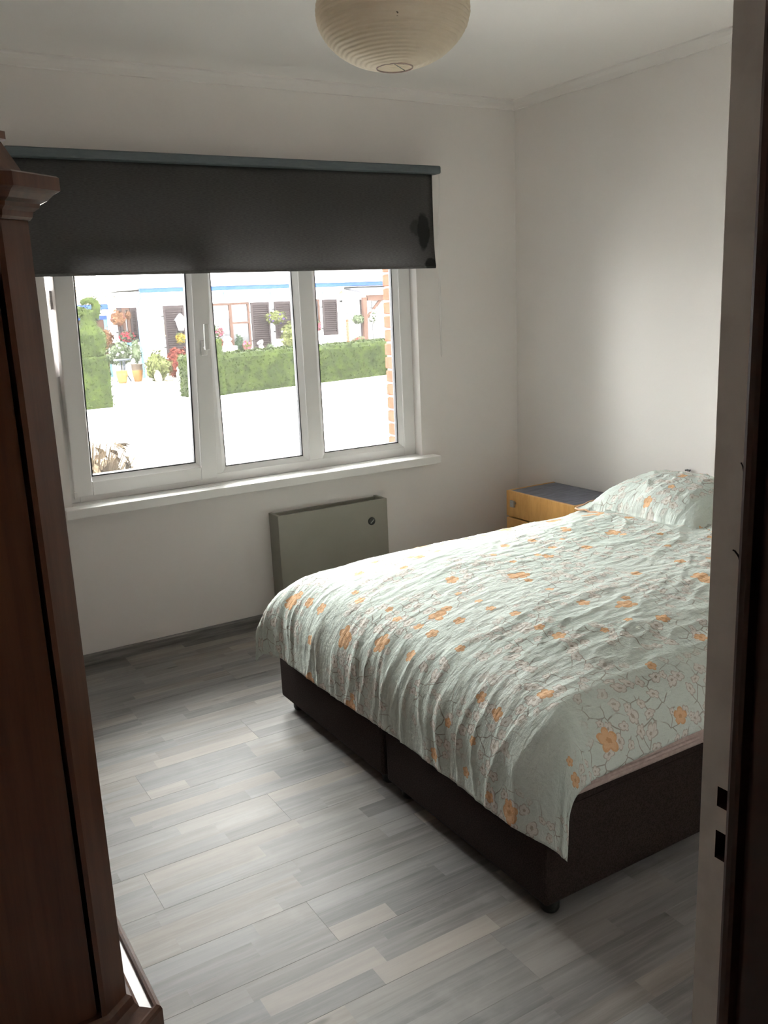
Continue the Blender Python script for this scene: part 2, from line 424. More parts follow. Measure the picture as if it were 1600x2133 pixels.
def lathe(bm, prof, c, n=32, close_top=False, close_bot=False):
    rings = []
    for r, z in prof:
        rings.append([bm.verts.new((c[0]+r*math.cos(2*PI*j/n), c[1]+r*math.sin(2*PI*j/n), c[2]+z)) for j in range(n)])
    for a, b in zip(rings, rings[1:]):
        for j in range(n): bm.faces.new((a[j], a[(j+1) % n], b[(j+1) % n], b[j]))
    if close_bot: bm.faces.new(rings[0][::-1])
    if close_top: bm.faces.new(rings[-1])
    return bm

def prism(bm, poly, axis, a, b):
    """polygon of 2-d points extruded along an axis between a and b"""
    def P(p, t):
        if axis == 'x': return (t, p[0], p[1])
        if axis == 'y': return (p[0], t, p[1])
        return (p[0], p[1], t)
    va = [bm.verts.new(P(p, a)) for p in poly]; vb = [bm.verts.new(P(p, b)) for p in poly]
    n = len(poly)
    for i in range(n): bm.faces.new((va[i], va[(i+1) % n], vb[(i+1) % n], vb[i]))
    bm.faces.new(va[::-1]); bm.faces.new(vb)
    bmesh.ops.recalc_face_normals(bm, faces=bm.faces)
    return bm

def sweep(bm, plan, prof, closed_prof=True):
    """profile [(outward, z)] swept along an open plan polyline (outside to the right of travel), mitred"""
    pl_ = [Vector((p[0], p[1], 0)) for p in plan]; rings = []
    for i, p in enumerate(pl_):
        ns = []
        for a, b in ((i-1, i), (i, i+1)):
            if 0 <= a and b < len(pl_):
                t = (pl_[b]-pl_[a]).normalized(); ns.append(Vector((t.y, -t.x, 0)))
        m = sum(ns, Vector()).normalized(); m = m/max(.3, m.dot(ns[0]))
        rings.append([bm.verts.new((p.x+m.x*o, p.y+m.y*o, z)) for o, z in prof])
    k = len(prof)
    for a, b in zip(rings, rings[1:]):
        for j in range(k if closed_prof else k-1): bm.faces.new((a[j], a[(j+1) % k], b[(j+1) % k], b[j]))
    if closed_prof: bm.faces.new(rings[0]); bm.faces.new(rings[-1][::-1])
    bmesh.ops.recalc_face_normals(bm, faces=bm.faces)
    return bm

# ------------------------------------------------------------------ room shell
XL, XR, YD, YW, ZC = -0.32, 3.377, 0.63, 4.087, 2.62
WX0, WX1, WZ0, WZ1 = 0.815, 2.70, 0.755, 1.95     # window opening
YO = 4.24                                          # outside of inner leaf

# floor with planks
fl = struct('floor', bx(XL-.05, XR+.05, -1.6, YW+.02, -.10, -.012), 'floor_edge', 'grey wood-look laminate floor of the bedroom')
def plank(x0, x1, y0, y1):
    bm = B(); lay = bm.loops.layers.float_color.new('tone')
    g = .0006; zt, zb, zs = 0.0, -.012, -.0005
    n = 3; ww = (y1-y0)/n
    def quad(pts, tone):
        f = bm.faces.new([bm.verts.new(p) for p in pts])
        for l in f.loops: l[lay] = tone
    for r in range(n):
        ya, yb = y0+r*ww+(g if r == 0 else 0), y0+(r+1)*ww-(g if r == n-1 else 0)
        cuts = [x0+g]; x = x0 + random.uniform(.12, .5)
        while x < x1-.12: cuts.append(x); x += random.uniform(.28, .55)
        cuts.append(x1-g)
        for a, b in zip(cuts, cuts[1:]):
            t = (random.random(), random.uniform(.6, 1) if random.random() < .30 else random.uniform(0, .4), random.random(), 1)
            quad([(a, ya, zt), (b, ya, zt), (b, yb, zt), (a, yb, zt)], t)
    t = (.3, .2, .5, 1)
    lo = [(x0, y0), (x1, y0), (x1, y1), (x0, y1)]; hi = [(x0+g, y0+g), (x1-g, y0+g), (x1-g, y1-g), (x0+g, y1-g)]
    for a in range(4):
        b = (a+1) % 4
        quad([lo[a]+(zs,), lo[b]+(zs,), hi[b]+(zt,), hi[a]+(zt,)], t); quad([lo[a]+(zb,), lo[b]+(zb,), lo[b]+(zs,), lo[a]+(zs,)], t)
    return bm
PW, PLN = .192, 1.285
y = YW; row = 0
while y > .55:
    x = XL - PLN*((row*0.37) % 1.0)
    while x < XR:
        a, b = max(x, XL), min(x+PLN, XR)
        if b-a > .02: obj('plank', plank(a, b, max(y-PW, .50), y), 'floor', fl)
        x += PLN
    y -= PW; row += 1

# walls
wb = B()
box(wb, XL-.1, WX0, YW, YO, -.1, ZC+.05); box(wb, WX1, XR+.1, YW, YO, -.1, ZC+.05)
box(wb, WX0, WX1, YW, YO, -.1, WZ0-.02); box(wb, WX0, WX1, YW, YO, WZ1, ZC+.05)
struct('wall_back', wb, 'wall', 'off-white painted wall around the window')
struct('wall_right', bx(XR, XR+.12, -1.6, YO, -.1, ZC+.05), 'wall', 'plain off-white wall behind the head of the bed')
struct('wall_left', bx(XL-.12, XL, -1.6, YO, -.1, ZC+.05), 'wall', 'off-white wall behind the wardrobe')
struct('ceiling', bx(XL-.12, XR+.12, -1.6, YO, ZC, ZC+.12), 'ceil', 'white painted ceiling')
DX0, DX1, DZ = 0.02, 0.86, 2.04
wd = B(); box(wd, XL, DX0-.05, .49, YD, -.01, ZC); box(wd, DX1, XR, .49, YD, -.01, ZC); box(wd, DX0-.05, DX1, .49, YD, DZ+.05, ZC)
struct('wall_front', wd, 'wall', 'off-white wall that holds the doorway')
# hallway behind the camera
struct('wall_hall', bx(XL, XR, -1.6, -1.5, 0, ZC), 'hall', 'dim end wall of the hallway')
hs = B(); box(hs, -.32, -.25, -1.5, .49, 0, ZC); struct('wall_hall_left', hs, 'hall', 'dim side wall of the hallway')
struct('wall_hall_right', bx(1.15, 1.25, -1.5, .49, 0, ZC), 'hall', 'dim side wall of the hallway beyond the door frame')

# coving and skirting
cov = [(0, 0), (.042, 0), (.040, -.006), (.030, -.010), (.018, -.022), (.011, -.036), (.008, -.046), (0, -.048)]
prism_cov = lambda pts: [(p[0], ZC+p[1]) for p in pts]
bm = prism(B(), [(YW-o, ZC+z) for o, z in cov], 'x', XL, XR); struct('trim_1', bm, 'wall', 'white coving along the top of the window wall')
bm = prism(B(), [(XR-o, ZC+z) for o, z in cov], 'y', YD, YW); struct('trim_2', bm, 'wall', 'white coving along the top of the right wall')
bm = prism(B(), [(YW, 0), (YW-.013, 0), (YW-.013, .046), (YW-.008, .054), (YW, .054)], 'x', .3, XR); struct('baseboard_back', bm, 'skirt', 'low grey wood skirting under the window')
bm = prism(B(), [(XR, 0), (XR-.013, 0), (XR-.013, .046), (XR-.008, .054), (XR, .054)], 'y', YD, YW-.013); struct('baseboard_right', bm, 'skirt', 'low grey wood skirting along the right wall')

# ------------------------------------------------------------------ window
YF = 4.152                                         # room face of the frame
win = thing('window_1', (1.76, YF, WZ0), 'white plastic three-light window with its left sash tilted open', 'window', kind='structure')
def rail(name, x0, x1, z0, z1, y0=YF, y1=YF+.07, parent=win, bev=.004): return obj(name, bx(x0, x1, y0, y1, z0, z1, bev=bev), 'pvc', parent)
rail('frame_stile', WX0, .865, WZ0, WZ1); rail('frame_stile', 2.628, WX1, WZ0, WZ1)
rail('frame_rail', .865, 2.628, WZ0, .802); rail('frame_rail', .865, 2.628, WZ1-.05, WZ1)
rail('mullion', 1.508, 1.562, .802, WZ1-.05); rail('mullion', 2.040, 2.118, .802, WZ1-.05)
for x0, x1 in ((1.562, 2.040), (2.118, 2.628)):
    z0, z1 = .802, WZ1-.05; b = .024
    # sloping glazing bead and black gasket round each fixed pane
    bm = B()
    o = [(x0, z0), (x1, z0), (x1, z1), (x0, z1)]; i = [(x0+b, z0+b), (x1-b, z0+b), (x1-b, z1-b), (x0+b, z1-b)]
    vo = [bm.verts.new((p[0], YF+.006, p[1])) for p in o]; vi = [bm.verts.new((p[0], YF+.026, p[1])) for p in i]; vk = [bm.verts.new((p[0], YF+.04, p[1])) for p in i]; vq = [bm.verts.new((p[0], YF+.04, p[1])) for p in o]
    for j in range(4):
        q = (j+1) % 4
        bm.faces.new((vo[j], vo[q], vi[q], vi[j])); bm.faces.new((vi[j], vi[q], vk[q], vk[j])); bm.faces.new((vk[j], vk[q], vq[q], vq[j]))
    bmesh.ops.recalc_face_normals(bm, faces=bm.faces)
    obj('glazing_bead', bm, 'pvc', win)
    g = B(); t = .005
    for a in ((x0+b, x0+b+t, z0+b, z1-b), (x1-b-t, x1-b, z0+b, z1-b), (x0+b, x1-b, z0+b, z0+b+t), (x0+b, x1-b, z1-b-t, z1-b)):
        box(g, a[0], a[1], YF+.026, YF+.052, a[2], a[3])
    obj('gasket', g, 'gasket', win)
    obj('pane', bx(x0+b, x1-b, YF+.036, YF+.042, z0+b, z1-b), 'glass', win)
# tilted sash
SX0, SX1, SZ0, SZ1, SY0, SY1 = .842, 1.527, .786, 1.92, YF-.012, YF+.055
TILT = math.radians(6.1); piv = Vector((0, SY1-.02, SZ0))
R_ = Matrix.Translation(piv) @ Matrix.Rotation(TILT, 4, 'X') @ Matrix.Translation(-piv)
sash = thing('sash', (0, 0, 0), 'white opening sash tilted inward at the top', None); del sash['label']
sash.location = Vector((1.18, SY0, SZ0)) - win.location; sash.parent = win
def sobj(name, bm, mat, smooth=False):
    bm.transform(R_); return obj(name, bm, mat, sash, smooth)
ST = .082
sobj('sash_stile', bx(SX0, SX0+ST, SY0, SY1, SZ0, SZ1, bev=.005), 'pvc'); sobj('sash_stile', bx(SX1-ST, SX1, SY0, SY1, SZ0, SZ1, bev=.005), 'pvc')
sobj('sash_rail', bx(SX0+ST, SX1-ST, SY0, SY1, SZ0, SZ0+.066, bev=.004), 'pvc'); sobj('sash_rail', bx(SX0+ST, SX1-ST, SY0, SY1, SZ1-.075, SZ1, bev=.004), 'pvc')
gx0, gx1, gz0, gz1 = SX0+ST, SX1-ST, SZ0+.066, SZ1-.075
bm = B(); b = .018
o = [(gx0, gz0), (gx1, gz0), (gx1, gz1), (gx0, gz1)]; i = [(gx0+b*.3, gz0+b), (gx1-b, gz0+b), (gx1-b, gz1-b), (gx0+b*.3, gz1-b)]
vo = [bm.verts.new((p[0], SY0+.004, p[1])) for p in o]; vi = [bm.verts.new((p[0], SY0+.024, p[1])) for p in i]; vk = [bm.verts.new((p[0], SY0+.04, p[1])) for p in i]
for j in range(4):
    q = (j+1) % 4; bm.faces.new((vo[j], vo[q], vi[q], vi[j])); bm.faces.new((vi[j], vi[q], vk[q], vk[j]))
bmesh.ops.recalc_face_normals(bm, faces=bm.faces); sobj('glazing_bead', bm, 'pvc')
g = B(); t = .006; a0, a1, c0, c1 = gx0+b*.3, gx1-b, gz0+b, gz1-b
for a in ((a0, a0+t, c0, c1), (a1-t, a1, c0, c1), (a0, a1, c0, c0+t), (a0, a1, c1-t, c1)): box(g, a[0], a[1], SY0+.024, SY0+.052, a[2], a[3])
sobj('gasket', g, 'gasket'); sobj('pane', bx(a0, a1, SY0+.036, SY0+.042, c0, c1), 'glass')
# handle
hx, hz = SX1-.040, 1.425
h = B(); box(h, hx-.015, hx+.015, SY0-.012, SY0+.001, hz-.035, hz+.035, bev=.006, seg=3); sobj('handle_plate', h, 'whiteplastic', True)
h = B(); tube(h, [(hx, SY0, hz+.005), (hx, SY0-.045, hz+.005)], .009, 12); box(h, hx-.012, hx+.012, SY0-.056, SY0-.040, hz-.005, hz+.115, bev=.006, seg=3)
sobj('handle', h, 'whiteplastic')
h = B(); box(h, SX0-.004, SX0+.012, SY0-.010, SY0+.01, SZ0-.004, SZ0+.03, bev=.003); sobj('hinge', h, 'whiteplastic')
h = B(); box(h, SX0-.01, SX0+.012, SY1-.01, SY1+.02, 1.62, 1.70); sobj('tilt_stay', h, 'steel')

# sill board
sb = B(); box(sb, WX0-.045, WX1+.075, 4.010, YW+.001, .712, .755, bev=.004); box(sb, WX0+.002, WX1-.002, YW, YF+.02, .715, .7555)
struct('window_2_sill', sb, 'sill', 'white painted window sill board'); bpy.data.objects['window_2_sill'].name = 'trim_3'
# reveal lining (white plaster already part of the wall); outer brick leaf
ob = B(); OX0, OX1, OZ0, OZ1, Y0, Y1 = .80, 2.652, .70, 1.96, 4.24, 4.345
box(ob, -3, OX0, Y0, Y1, -.4, 3.0); box(ob, OX1+.005, 6, Y0, Y1, -.4, 3.0); box(ob, OX0, OX1+.005, Y0, Y1, -.4, OZ0); box(ob, OX0, OX1+.005, Y0, Y1, OZ1, 3.0)
we = struct('wall_exterior', ob, 'mortar', 'outer brick skin of the house beside the window')
z = .705; k = 0
while z < OZ1:
    wdt = .21 if k % 2 else .10
    j = random.uniform(-.002, .002)
    obj('brick', bx(OX1-.005+j, OX1+wdt, Y0+.003, Y1+.006, z, z+.062, bev=.004, seg=1), 'brick', we)
    z += .0745; k += 1

# ------------------------------------------------------------------ door frame
jf = B()
JX, JY0, JY1 = .795, .5885, .632
zs = [0, .930, .966, .997, 1.022, DZ]; ys = [JY0-.004, .5935, .6005, .6095, JY1]
holes = {(1, 1): .016, (3, 1): .018, (1, 2): .02, (3, 2): .018}
vv = {(i, j): jf.verts.new((JX, ys[j], zs[i])) for i in range(len(zs)) for j in range(len(ys))}
for i in range(len(zs)-1):
    for j in range(len(ys)-1):
        if (i in (1, 3)) and j in (1, 2): continue
        jf.faces.new((vv[i, j], vv[i, j+1], vv[i+1, j+1], vv[i+1, j]))
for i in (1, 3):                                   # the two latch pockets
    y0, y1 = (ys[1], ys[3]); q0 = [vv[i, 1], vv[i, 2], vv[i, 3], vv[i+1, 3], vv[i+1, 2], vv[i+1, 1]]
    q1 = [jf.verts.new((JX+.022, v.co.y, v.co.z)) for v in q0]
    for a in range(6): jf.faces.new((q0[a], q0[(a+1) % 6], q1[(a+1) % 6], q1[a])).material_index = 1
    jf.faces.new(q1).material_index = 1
n0 = len(jf.faces)
# room-side face and back of the post
r0 = [jf.verts.new(p) for p in ((JX, JY1, 0), (JX+.08, JY1, 0), (JX+.08, JY1, DZ), (JX, JY1, DZ))]; jf.faces.new(r0)
bmesh.ops.recalc_face_normals(jf, faces=jf.faces)
door = thing('door_1', (.81, .55, 0), 'chipped white and brown door frame with two latch holes', 'door frame', kind='structure')
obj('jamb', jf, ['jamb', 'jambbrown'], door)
stop = [(.785, JY0), (.7835, JY0-.004), (.7835, .578), (.785, .573), (.797, .571), (.797, .561), (.786, .558), (.786, .47), (.90, .47), (.90, JY0)]
obj('door_stop', prism(B(), stop, 'z', 0, DZ), 'jambbrown', door)
obj('head_jamb', bx(DX0-.05, JX+.08, .49, JY1, DZ, DZ+.05, bev=.003), 'jambbrown', door)
obj('hinge_jamb', bx(DX0-.05, DX0, .49, JY1, 0, DZ, bev=.003), 'jambbrown', door)
ch = B(); tube(ch, [(JX-.0006, .6035, 1.306), (JX-.0006, .601, 1.3055), (JX-.0006, .597, 1.302), (JX-.0006, .594, 1.296), (JX-.0006, .5925, 1.29)], .0008, 6, r2=.0013)
obj('paint_scratch', ch, 'chip', door)
ch = B(); tube(ch, [(JX-.0006, .5985, 1.402), (JX-.0006, .596, 1.398), (JX-.0006, .594, 1.39)], .0008, 6); obj('paint_scratch', ch, 'chip', door)

# ------------------------------------------------------------------ roller blind
bl = thing('roller_blind', (1.76, 3.99, 1.75), 'charcoal roller blind with dark water stains, half lowered over the window', 'blind')
BX0, BX1 = .70, 2.780
obj('cassette', bx(BX0, BX1, 3.945, 4.000, 2.210, 2.248, bev=.010, seg=4), 'cassette', bl)
fb = B(); N = 60; rows = 14; gv = []
for r in range(rows+1):
    z = 2.226 - (2.226-1.755)*r/rows
    gv.append([fb.verts.new((BX0+.02+(2.752-BX0-.02)*i/N + (.010*(r/rows)**6 if i == N else 0), 3.990+.0015*math.sin(i*.35+r*.2)*(r/rows), z)) for i in range(N+1)])
for a, b in zip(gv, gv[1:]):
    for i in range(N): fb.faces.new((a[i], a[i+1], b[i+1], b[i]))
bmesh.ops.solidify(fb, geom=fb.faces[:], thickness=.0012)
obj('fabric', fb, 'blind', bl, True)
obj('bottom_bar', bx(BX0+.02, 2.760, 3.986, 3.996, 1.749, 1.762, bev=.003), 'blind', bl)
eb = B(); box(eb, BX1, BX1+.012, 3.955, YW, 2.213, 2.245, bev=.006, seg=3); obj('end_bracket', eb, 'whiteplastic', bl)
eb = B(); box(eb, BX0-.012, BX0, 3.955, YW, 2.213, 2.245, bev=.006, seg=3); obj('end_bracket', eb, 'whiteplastic', bl)
cb = B()
tube(cb, [(2.788, 3.97, 2.215), (2.800, 4.02, 1.9), (2.836, 4.074, 1.30), (2.840, 4.074, 1.285), (2.844, 4.074, 1.30), (2.812, 4.025, 1.9), (2.792, 3.985, 2.215)], .0013, 6)
obj('pull_cord', cb, 'whiteplastic', bl)

# ------------------------------------------------------------------ wall heater
ht = thing('wall_heater', (2.08, 4.03, .06), 'flat beige-grey metal wall heater with a dark top slot under the window', 'heater')
HX0, HX1, HY0, HZ = 1.758, 2.392, 3.975, .578
hb = B()
box(hb, HX0, HX1, HY0, HY0+.016, .06, HZ, bev=.004); box(hb, HX0, HX0+.018, HY0+.01, YW, .06, HZ, bev=.003); box(hb, HX1-.018, HX1, HY0+.01, YW, .06, HZ, bev=.003)
box(hb, HX0+.01, HX1-.01, YW-.02, YW-.001, .06, HZ-.006); box(hb, HX0+.01, HX1-.01, HY0+.01, YW-.01, .06, .08)
obj('casing', hb, 'heater', ht)
gb = B(); box(gb, HX0+.018, HX1-.018, HY0+.016, YW-.02, HZ-.04, HZ-.034)
obj('inner_plate', gb, 'grille', ht)
for i in range(4):
    yy = HY0+.024+i*.019
    obj('grille_bar', bx(HX0+.018, HX1-.018, yy, yy+.008, HZ-.040, HZ-.026), 'grille', ht)
kb = B(); c = (2.292, HY0, .468)
prof = [(.0, -.001), (.021, -.001), (.021, .004), (.018, .007), (.0, .007)]
def lathe_y(bm, prof, c, n=28):
    rings = [[bm.verts.new((c[0]+r*math.cos(2*PI*j/n), c[1]-h_, c[2]+r*math.sin(2*PI*j/n))) for j in range(n)] for r, h_ in prof if r > 0]
    for a, b in zip(rings, rings[1:]):
        for j in range(n): bm.faces.new((a[j], a[(j+1) % n], b[(j+1) % n], b[j]))
    bm.faces.new(rings[-1]); bmesh.ops.recalc_face_normals(bm, faces=bm.faces); return bm
kn = obj('dial', lathe_y(kb, prof, c), 'darkmetal', ht)
gr = B(); box(gr, -.014, .014, -.004, .002, -.0025, .0025, bev=.001); gr.transform(Matrix.Translation((c[0], c[1]-.007, c[2])) @ Matrix.Rotation(math.radians(-42), 4, 'Y'))
obj('dial_slot', gr, 'steel', kn)

# ------------------------------------------------------------------ nightstand
NX0, NX1, NY0, NY1, NZ = 3.032, 3.372, 3.235, 3.770, .560
ns = thing('nightstand', ((NX0+NX1)/2, (NY0+NY1)/2, 0), 'orange beech nightstand with blue-grey top and square metal knobs beside the bed', 'nightstand')
cs = B(); box(cs, NX0+.018, NX1, NY1-.016, NY1, 0, NZ, bev=.002); box(cs, NX0+.018, NX1, NY0, NY0+.016, 0, NZ, bev=.002); box(cs, NX1-.012, NX1, NY0+.016, NY1-.016, .03, NZ-.01); box(cs, NX0+.03, NX1, NY0+.016, NY1-.016, .03, .05)
obj('carcass', cs, 'beech', ns)
obj('top', bx(NX0+.014, NX1, NY0+.014, NY1-.014, NZ-.022, NZ-.002, bev=.0015), 'bluetop', ns)
zt = NZ
for dh in (.150, .190, .180):
    d = obj('drawer', bx(NX0, NX0+.018, NY0+.001, NY1-.001, zt-dh+.009, zt, bev=.003), 'beech', ns)
    kz = zt-.062; ky = 3.693
    kk = B(); box(kk, NX0-.026, NX0-.014, ky-.016, ky+.016, kz-.018, kz+.018, bev=.002); tube(kk, [(NX0-.014, ky, kz), (NX0+.002, ky, kz)], .006, 10)
    obj('knob', kk, 'steel', d)
    zt -= dh

# ------------------------------------------------------------------ bed: two box springs, mattress
def boxspring(y0, y1, label):
    t = thing('box_spring', (2.34, (y0+y1)/2, 0), label, 'bed base', 'pair of bed bases')
    b_ = B(); box(b_, 1.345, 3.352, y0, y1, .052, .352, bev=.012, seg=3); obj('upholstered_body', b_, 'boxfabric', t, True)
    s_ = B(); box(s_, 1.3435, 3.353, y0-.0015, y1+.0015, .318, .3215); obj('seam', s_, 'boxfabric', t)
    for cx in (1.40, 3.28):
        for cy in (y0+.05, y1-.05):
            c_ = B(); lathe(c_, [(.012, .056), (.022, .053), (.026, .03), (.026, .008), (.022, .0)], (cx, cy, 0), 16, False, False)
            c_.faces.ensure_lookup_table(); bmesh.ops.holes_fill(c_, edges=c_.edges); obj('castor', c_, 'castor', t, True)
    return t
boxspring(1.530, 2.312, 'dark brown upholstered bed base on the doorway half of the bed')
boxspring(2.338, 3.128, 'dark brown upholstered bed base on the window half of the bed')
mt = thing('mattress', (2.34, 2.33, .352), 'beige-sheeted double mattress under the floral duvet', 'mattress')
mb = B(); box(mb, 1.46, 3.35, 1.530, 3.10, .352, .50, bev=.07, seg=5); obj('sheeted_body', mb, 'sheet', mt, True)
mb = B(); box(mb, 1.415, 3.35, 1.507, 1.56, .353, .405, bev=.012, seg=3); obj('side_border', mb, 'sheet', mt, True)
mb = B(); sweep(mb, [(1.43, 1.507), (3.34, 1.507)], [(.0, .372), (.004, .374), (.006, .379), (.004, .384), (0, .386), (-.005, .379)]); obj('edge_piping', mb, 'sheet', mt)

# ------------------------------------------------------------------ duvet
def nz(x, y, z=0.0): return noise.noise(Vector((x, y, z)))
def ridge(x, y, z=0.0): return 1.0 - abs(nz(x, y, z))*2.0
HXF, HYN, HYF, ZT = 1.475, 1.625, 3.03, .566        # hinge lines of the drape
A_OV, B_N, B_F = .385, .232, .235                     # overhang (arc length) at foot, near side, far side
prof_tab = [(0.0, 0.0)]; th = math.radians(14); NT_ = 120; L_ = .62
for i in range(NT_):
    s = L_*(i+.5)/NT_
    th = math.radians(14 + 74*min(1.0, (s/.27))**.9)
    o_, d_ = prof_tab[-1]; prof_tab.append((o_+math.cos(th)*L_/NT_, d_+math.sin(th)*L_/NT_))
def drape(r):
    q = min(r/L_*NT_, NT_-1e-4); i = int(q); f = q-i
    a, b_ = prof_tab[i], prof_tab[i+1]; return a[0]+(b_[0]-a[0])*f, a[1]+(b_[1]-a[1])*f
def duvet_point(u, v):
    """u: metres from the foot hem towards the head, v: metres from the near hem"""
    a = max(0.0, A_OV-u); x = HXF + max(0.0, u-A_OV)
    W_ = HYF-HYN
    bn = max(0.0, B_N-v); bf = max(0.0, v-B_N-W_)
    b_ = bn if bn > 0 else -bf
    y = HYN + min(max(v-B_N, 0.0), W_)
    r = math.hypot(a, b_)
    crown = .058*(1-math.exp(-max(0, x-HXF)/.22))
    cy = min(1.0, max(0.0, (min(y-HYN, HYF-y))/.30)); crown_y = .020*(1-(1-cy)**2)
    z = ZT + crown*(.55+.45*cy) + crown_y*min(1, max(0, (x-HXF)/.3))
    z -= .030*(1-cy)**2*min(1, max(0, x-HXF)/.2)*.3
    n = Vector((0, 0, 1))
    if r > 0:
        o_, d_ = drape(r); cx, sy = a/r, b_/r; o_ *= 1+.40*abs(2*cx*sy)*min(1, r/.3)
        
        if a > 0 and bn > 0:                       # near corner: the foot panel hangs on past the side
            oa, da = drape(a); ob_, db_ = drape(bn)
            x -= oa*(1-.32*bn/B_N); y -= ob_; z -= math.hypot(da, db_)
        elif a > 0 and bf > 0:                     # far corner: a pointed flap that stands away from the base
            oa, da = drape(a); ob_, db_ = drape(bf)
            x -= oa*(1+.42*bf/B_F); y += ob_; z -= math.hypot(da, db_)
        else: x -= o_*cx; y -= o_*sy; z -= d_
        t = min(1.0, r/.27); n = Vector((-cx*math.sin(t*1.3), -sy*math.sin(t*1.3), math.cos(t*1.3))).normalized()
    # pleats running down the hanging foot and side
    p = Vector((x, y, z)); disp = 0.0
    if a > 0:
        k = (a/A_OV)
        yy = v + .05*nz(v*3, u*4, 5)+.10*(A_OV-u)*nz(v*1.7, 2.2)
        pl_ = .8*ridge(yy*5.0, u*1.2, 1.3)**3*max(0, .3+1.4*nz(v*2, u, 4)) + .7*ridge(yy*13+3, u*2.2, 7.7)**5 - .25
        disp += .0125*pl_*min(1, k*1.6)*(1.25-.5*k)
        disp += .018*math.sin(v*5.2+.7)*k*k*.7
    if bn > 0 and a < .05:
        disp += .004*(ridge(u*5, v*3, 4)-.5)*(bn/B_N) - .012*(bn/B_N)**2
    if a > 0 and b_ != 0:
        ph = math.atan2(abs(b_), a)
        disp += .008*math.sin(ph*6.0+.4)*(r/.45)
    # creases on top
    top = max(0.0, 1-r/.20)
    hd = min(1.0, max(0.0, (x-2.15)/.75))
    e1 = ridge(x*1.6+y*.9, y*7.0-x*1.1, 2.1)**3
    e2 = ridge(x*5+1.7*nz(x*2, y*2, 3), y*13-x*2.5, 9.4)**3
    e3 = ridge(x*4.5-y*3.5, y*5.5+x*2.0, 6.6)**4
    e4 = ridge(x*11+y*5, y*25-x*5, 3.3)**3
    gate = max(0, min(1, .5+1.6*nz(x*1.7+4, y*1.9, 5)))
    disp += top*(.0045*e1*gate + 0.0048*e2*(.3+.7*gate) + .0030*e4 + .013*hd*e3*(.4+.6*hd) - .004)
    disp += (1-top)*.0022*(e2+e4)
    disp += .006*nz(x*2.5, y*2.5, 8)*top
    return p + n*disp
DL, DW = 1.80+A_OV-.02, (HYF-HYN)+B_N+B_F
NU, NV = 270, 236
db = B(); uvl = db.loops.layers.uv.new('sheet')
top_v = [[db.verts.new(duvet_point(DL*i/NU, DW*j/NV)) for j in range(NV+1)] for i in range(NU+1)]
for i in range(NU):
    for j in range(NV):
        f = db.faces.new((top_v[i][j], top_v[i+1][j], top_v[i+1][j+1], top_v[i][j+1])); f.smooth = True
        for l, (ii, jj) in zip(f.loops, ((i, j), (i+1, j), (i+1, j+1), (i, j+1))): l[uvl].uv = (DL*ii/NU, DW*jj/NV)
db.normal_update()
bot_v = []
for i in range(NU+1):
    row_ = []
    for j in range(NV+1):
        e = min(i/NU*DL, j/NV*DW, (NV-j)/NV*DW)
        row_.append(db.verts.new(top_v[i][j].co - top_v[i][j].normal*(.004+.010*min(1, e/.07))))
    bot_v.append(row_)
for i in range(NU):
    for j in range(NV):
        f = db.faces.new((bot_v[i][j+1], bot_v[i+1][j+1], bot_v[i+1][j], bot_v[i][j])); f.smooth = True; f.material_index = 1
        for l, (ii, jj) in zip(f.loops, ((i, j+1), (i+1, j+1), (i+1, j), (i, j))): l[uvl].uv = (DL*ii/NU, DW*jj/NV)
for i in range(NU):
    for j in (0, NV):
        db.faces.new((top_v[i][j], bot_v[i][j], bot_v[i+1][j], top_v[i+1][j]) if j == 0 else (top_v[i+1][j], bot_v[i+1][j], bot_v[i][j], top_v[i][j]))
for j in range(NV):
    for i in (0, NU):
        db.faces.new((top_v[i][j+1], bot_v[i][j+1], bot_v[i][j], top_v[i][j]) if i == 0 else (top_v[i][j], bot_v[i][j], bot_v[i][j+1], top_v[i][j+1]))
dv = obj('duvet', db, ['floral', 'reverse'], None)
tag(dv, 'rumpled mint floral duvet with orange blossoms draped over the bed', 'duvet')

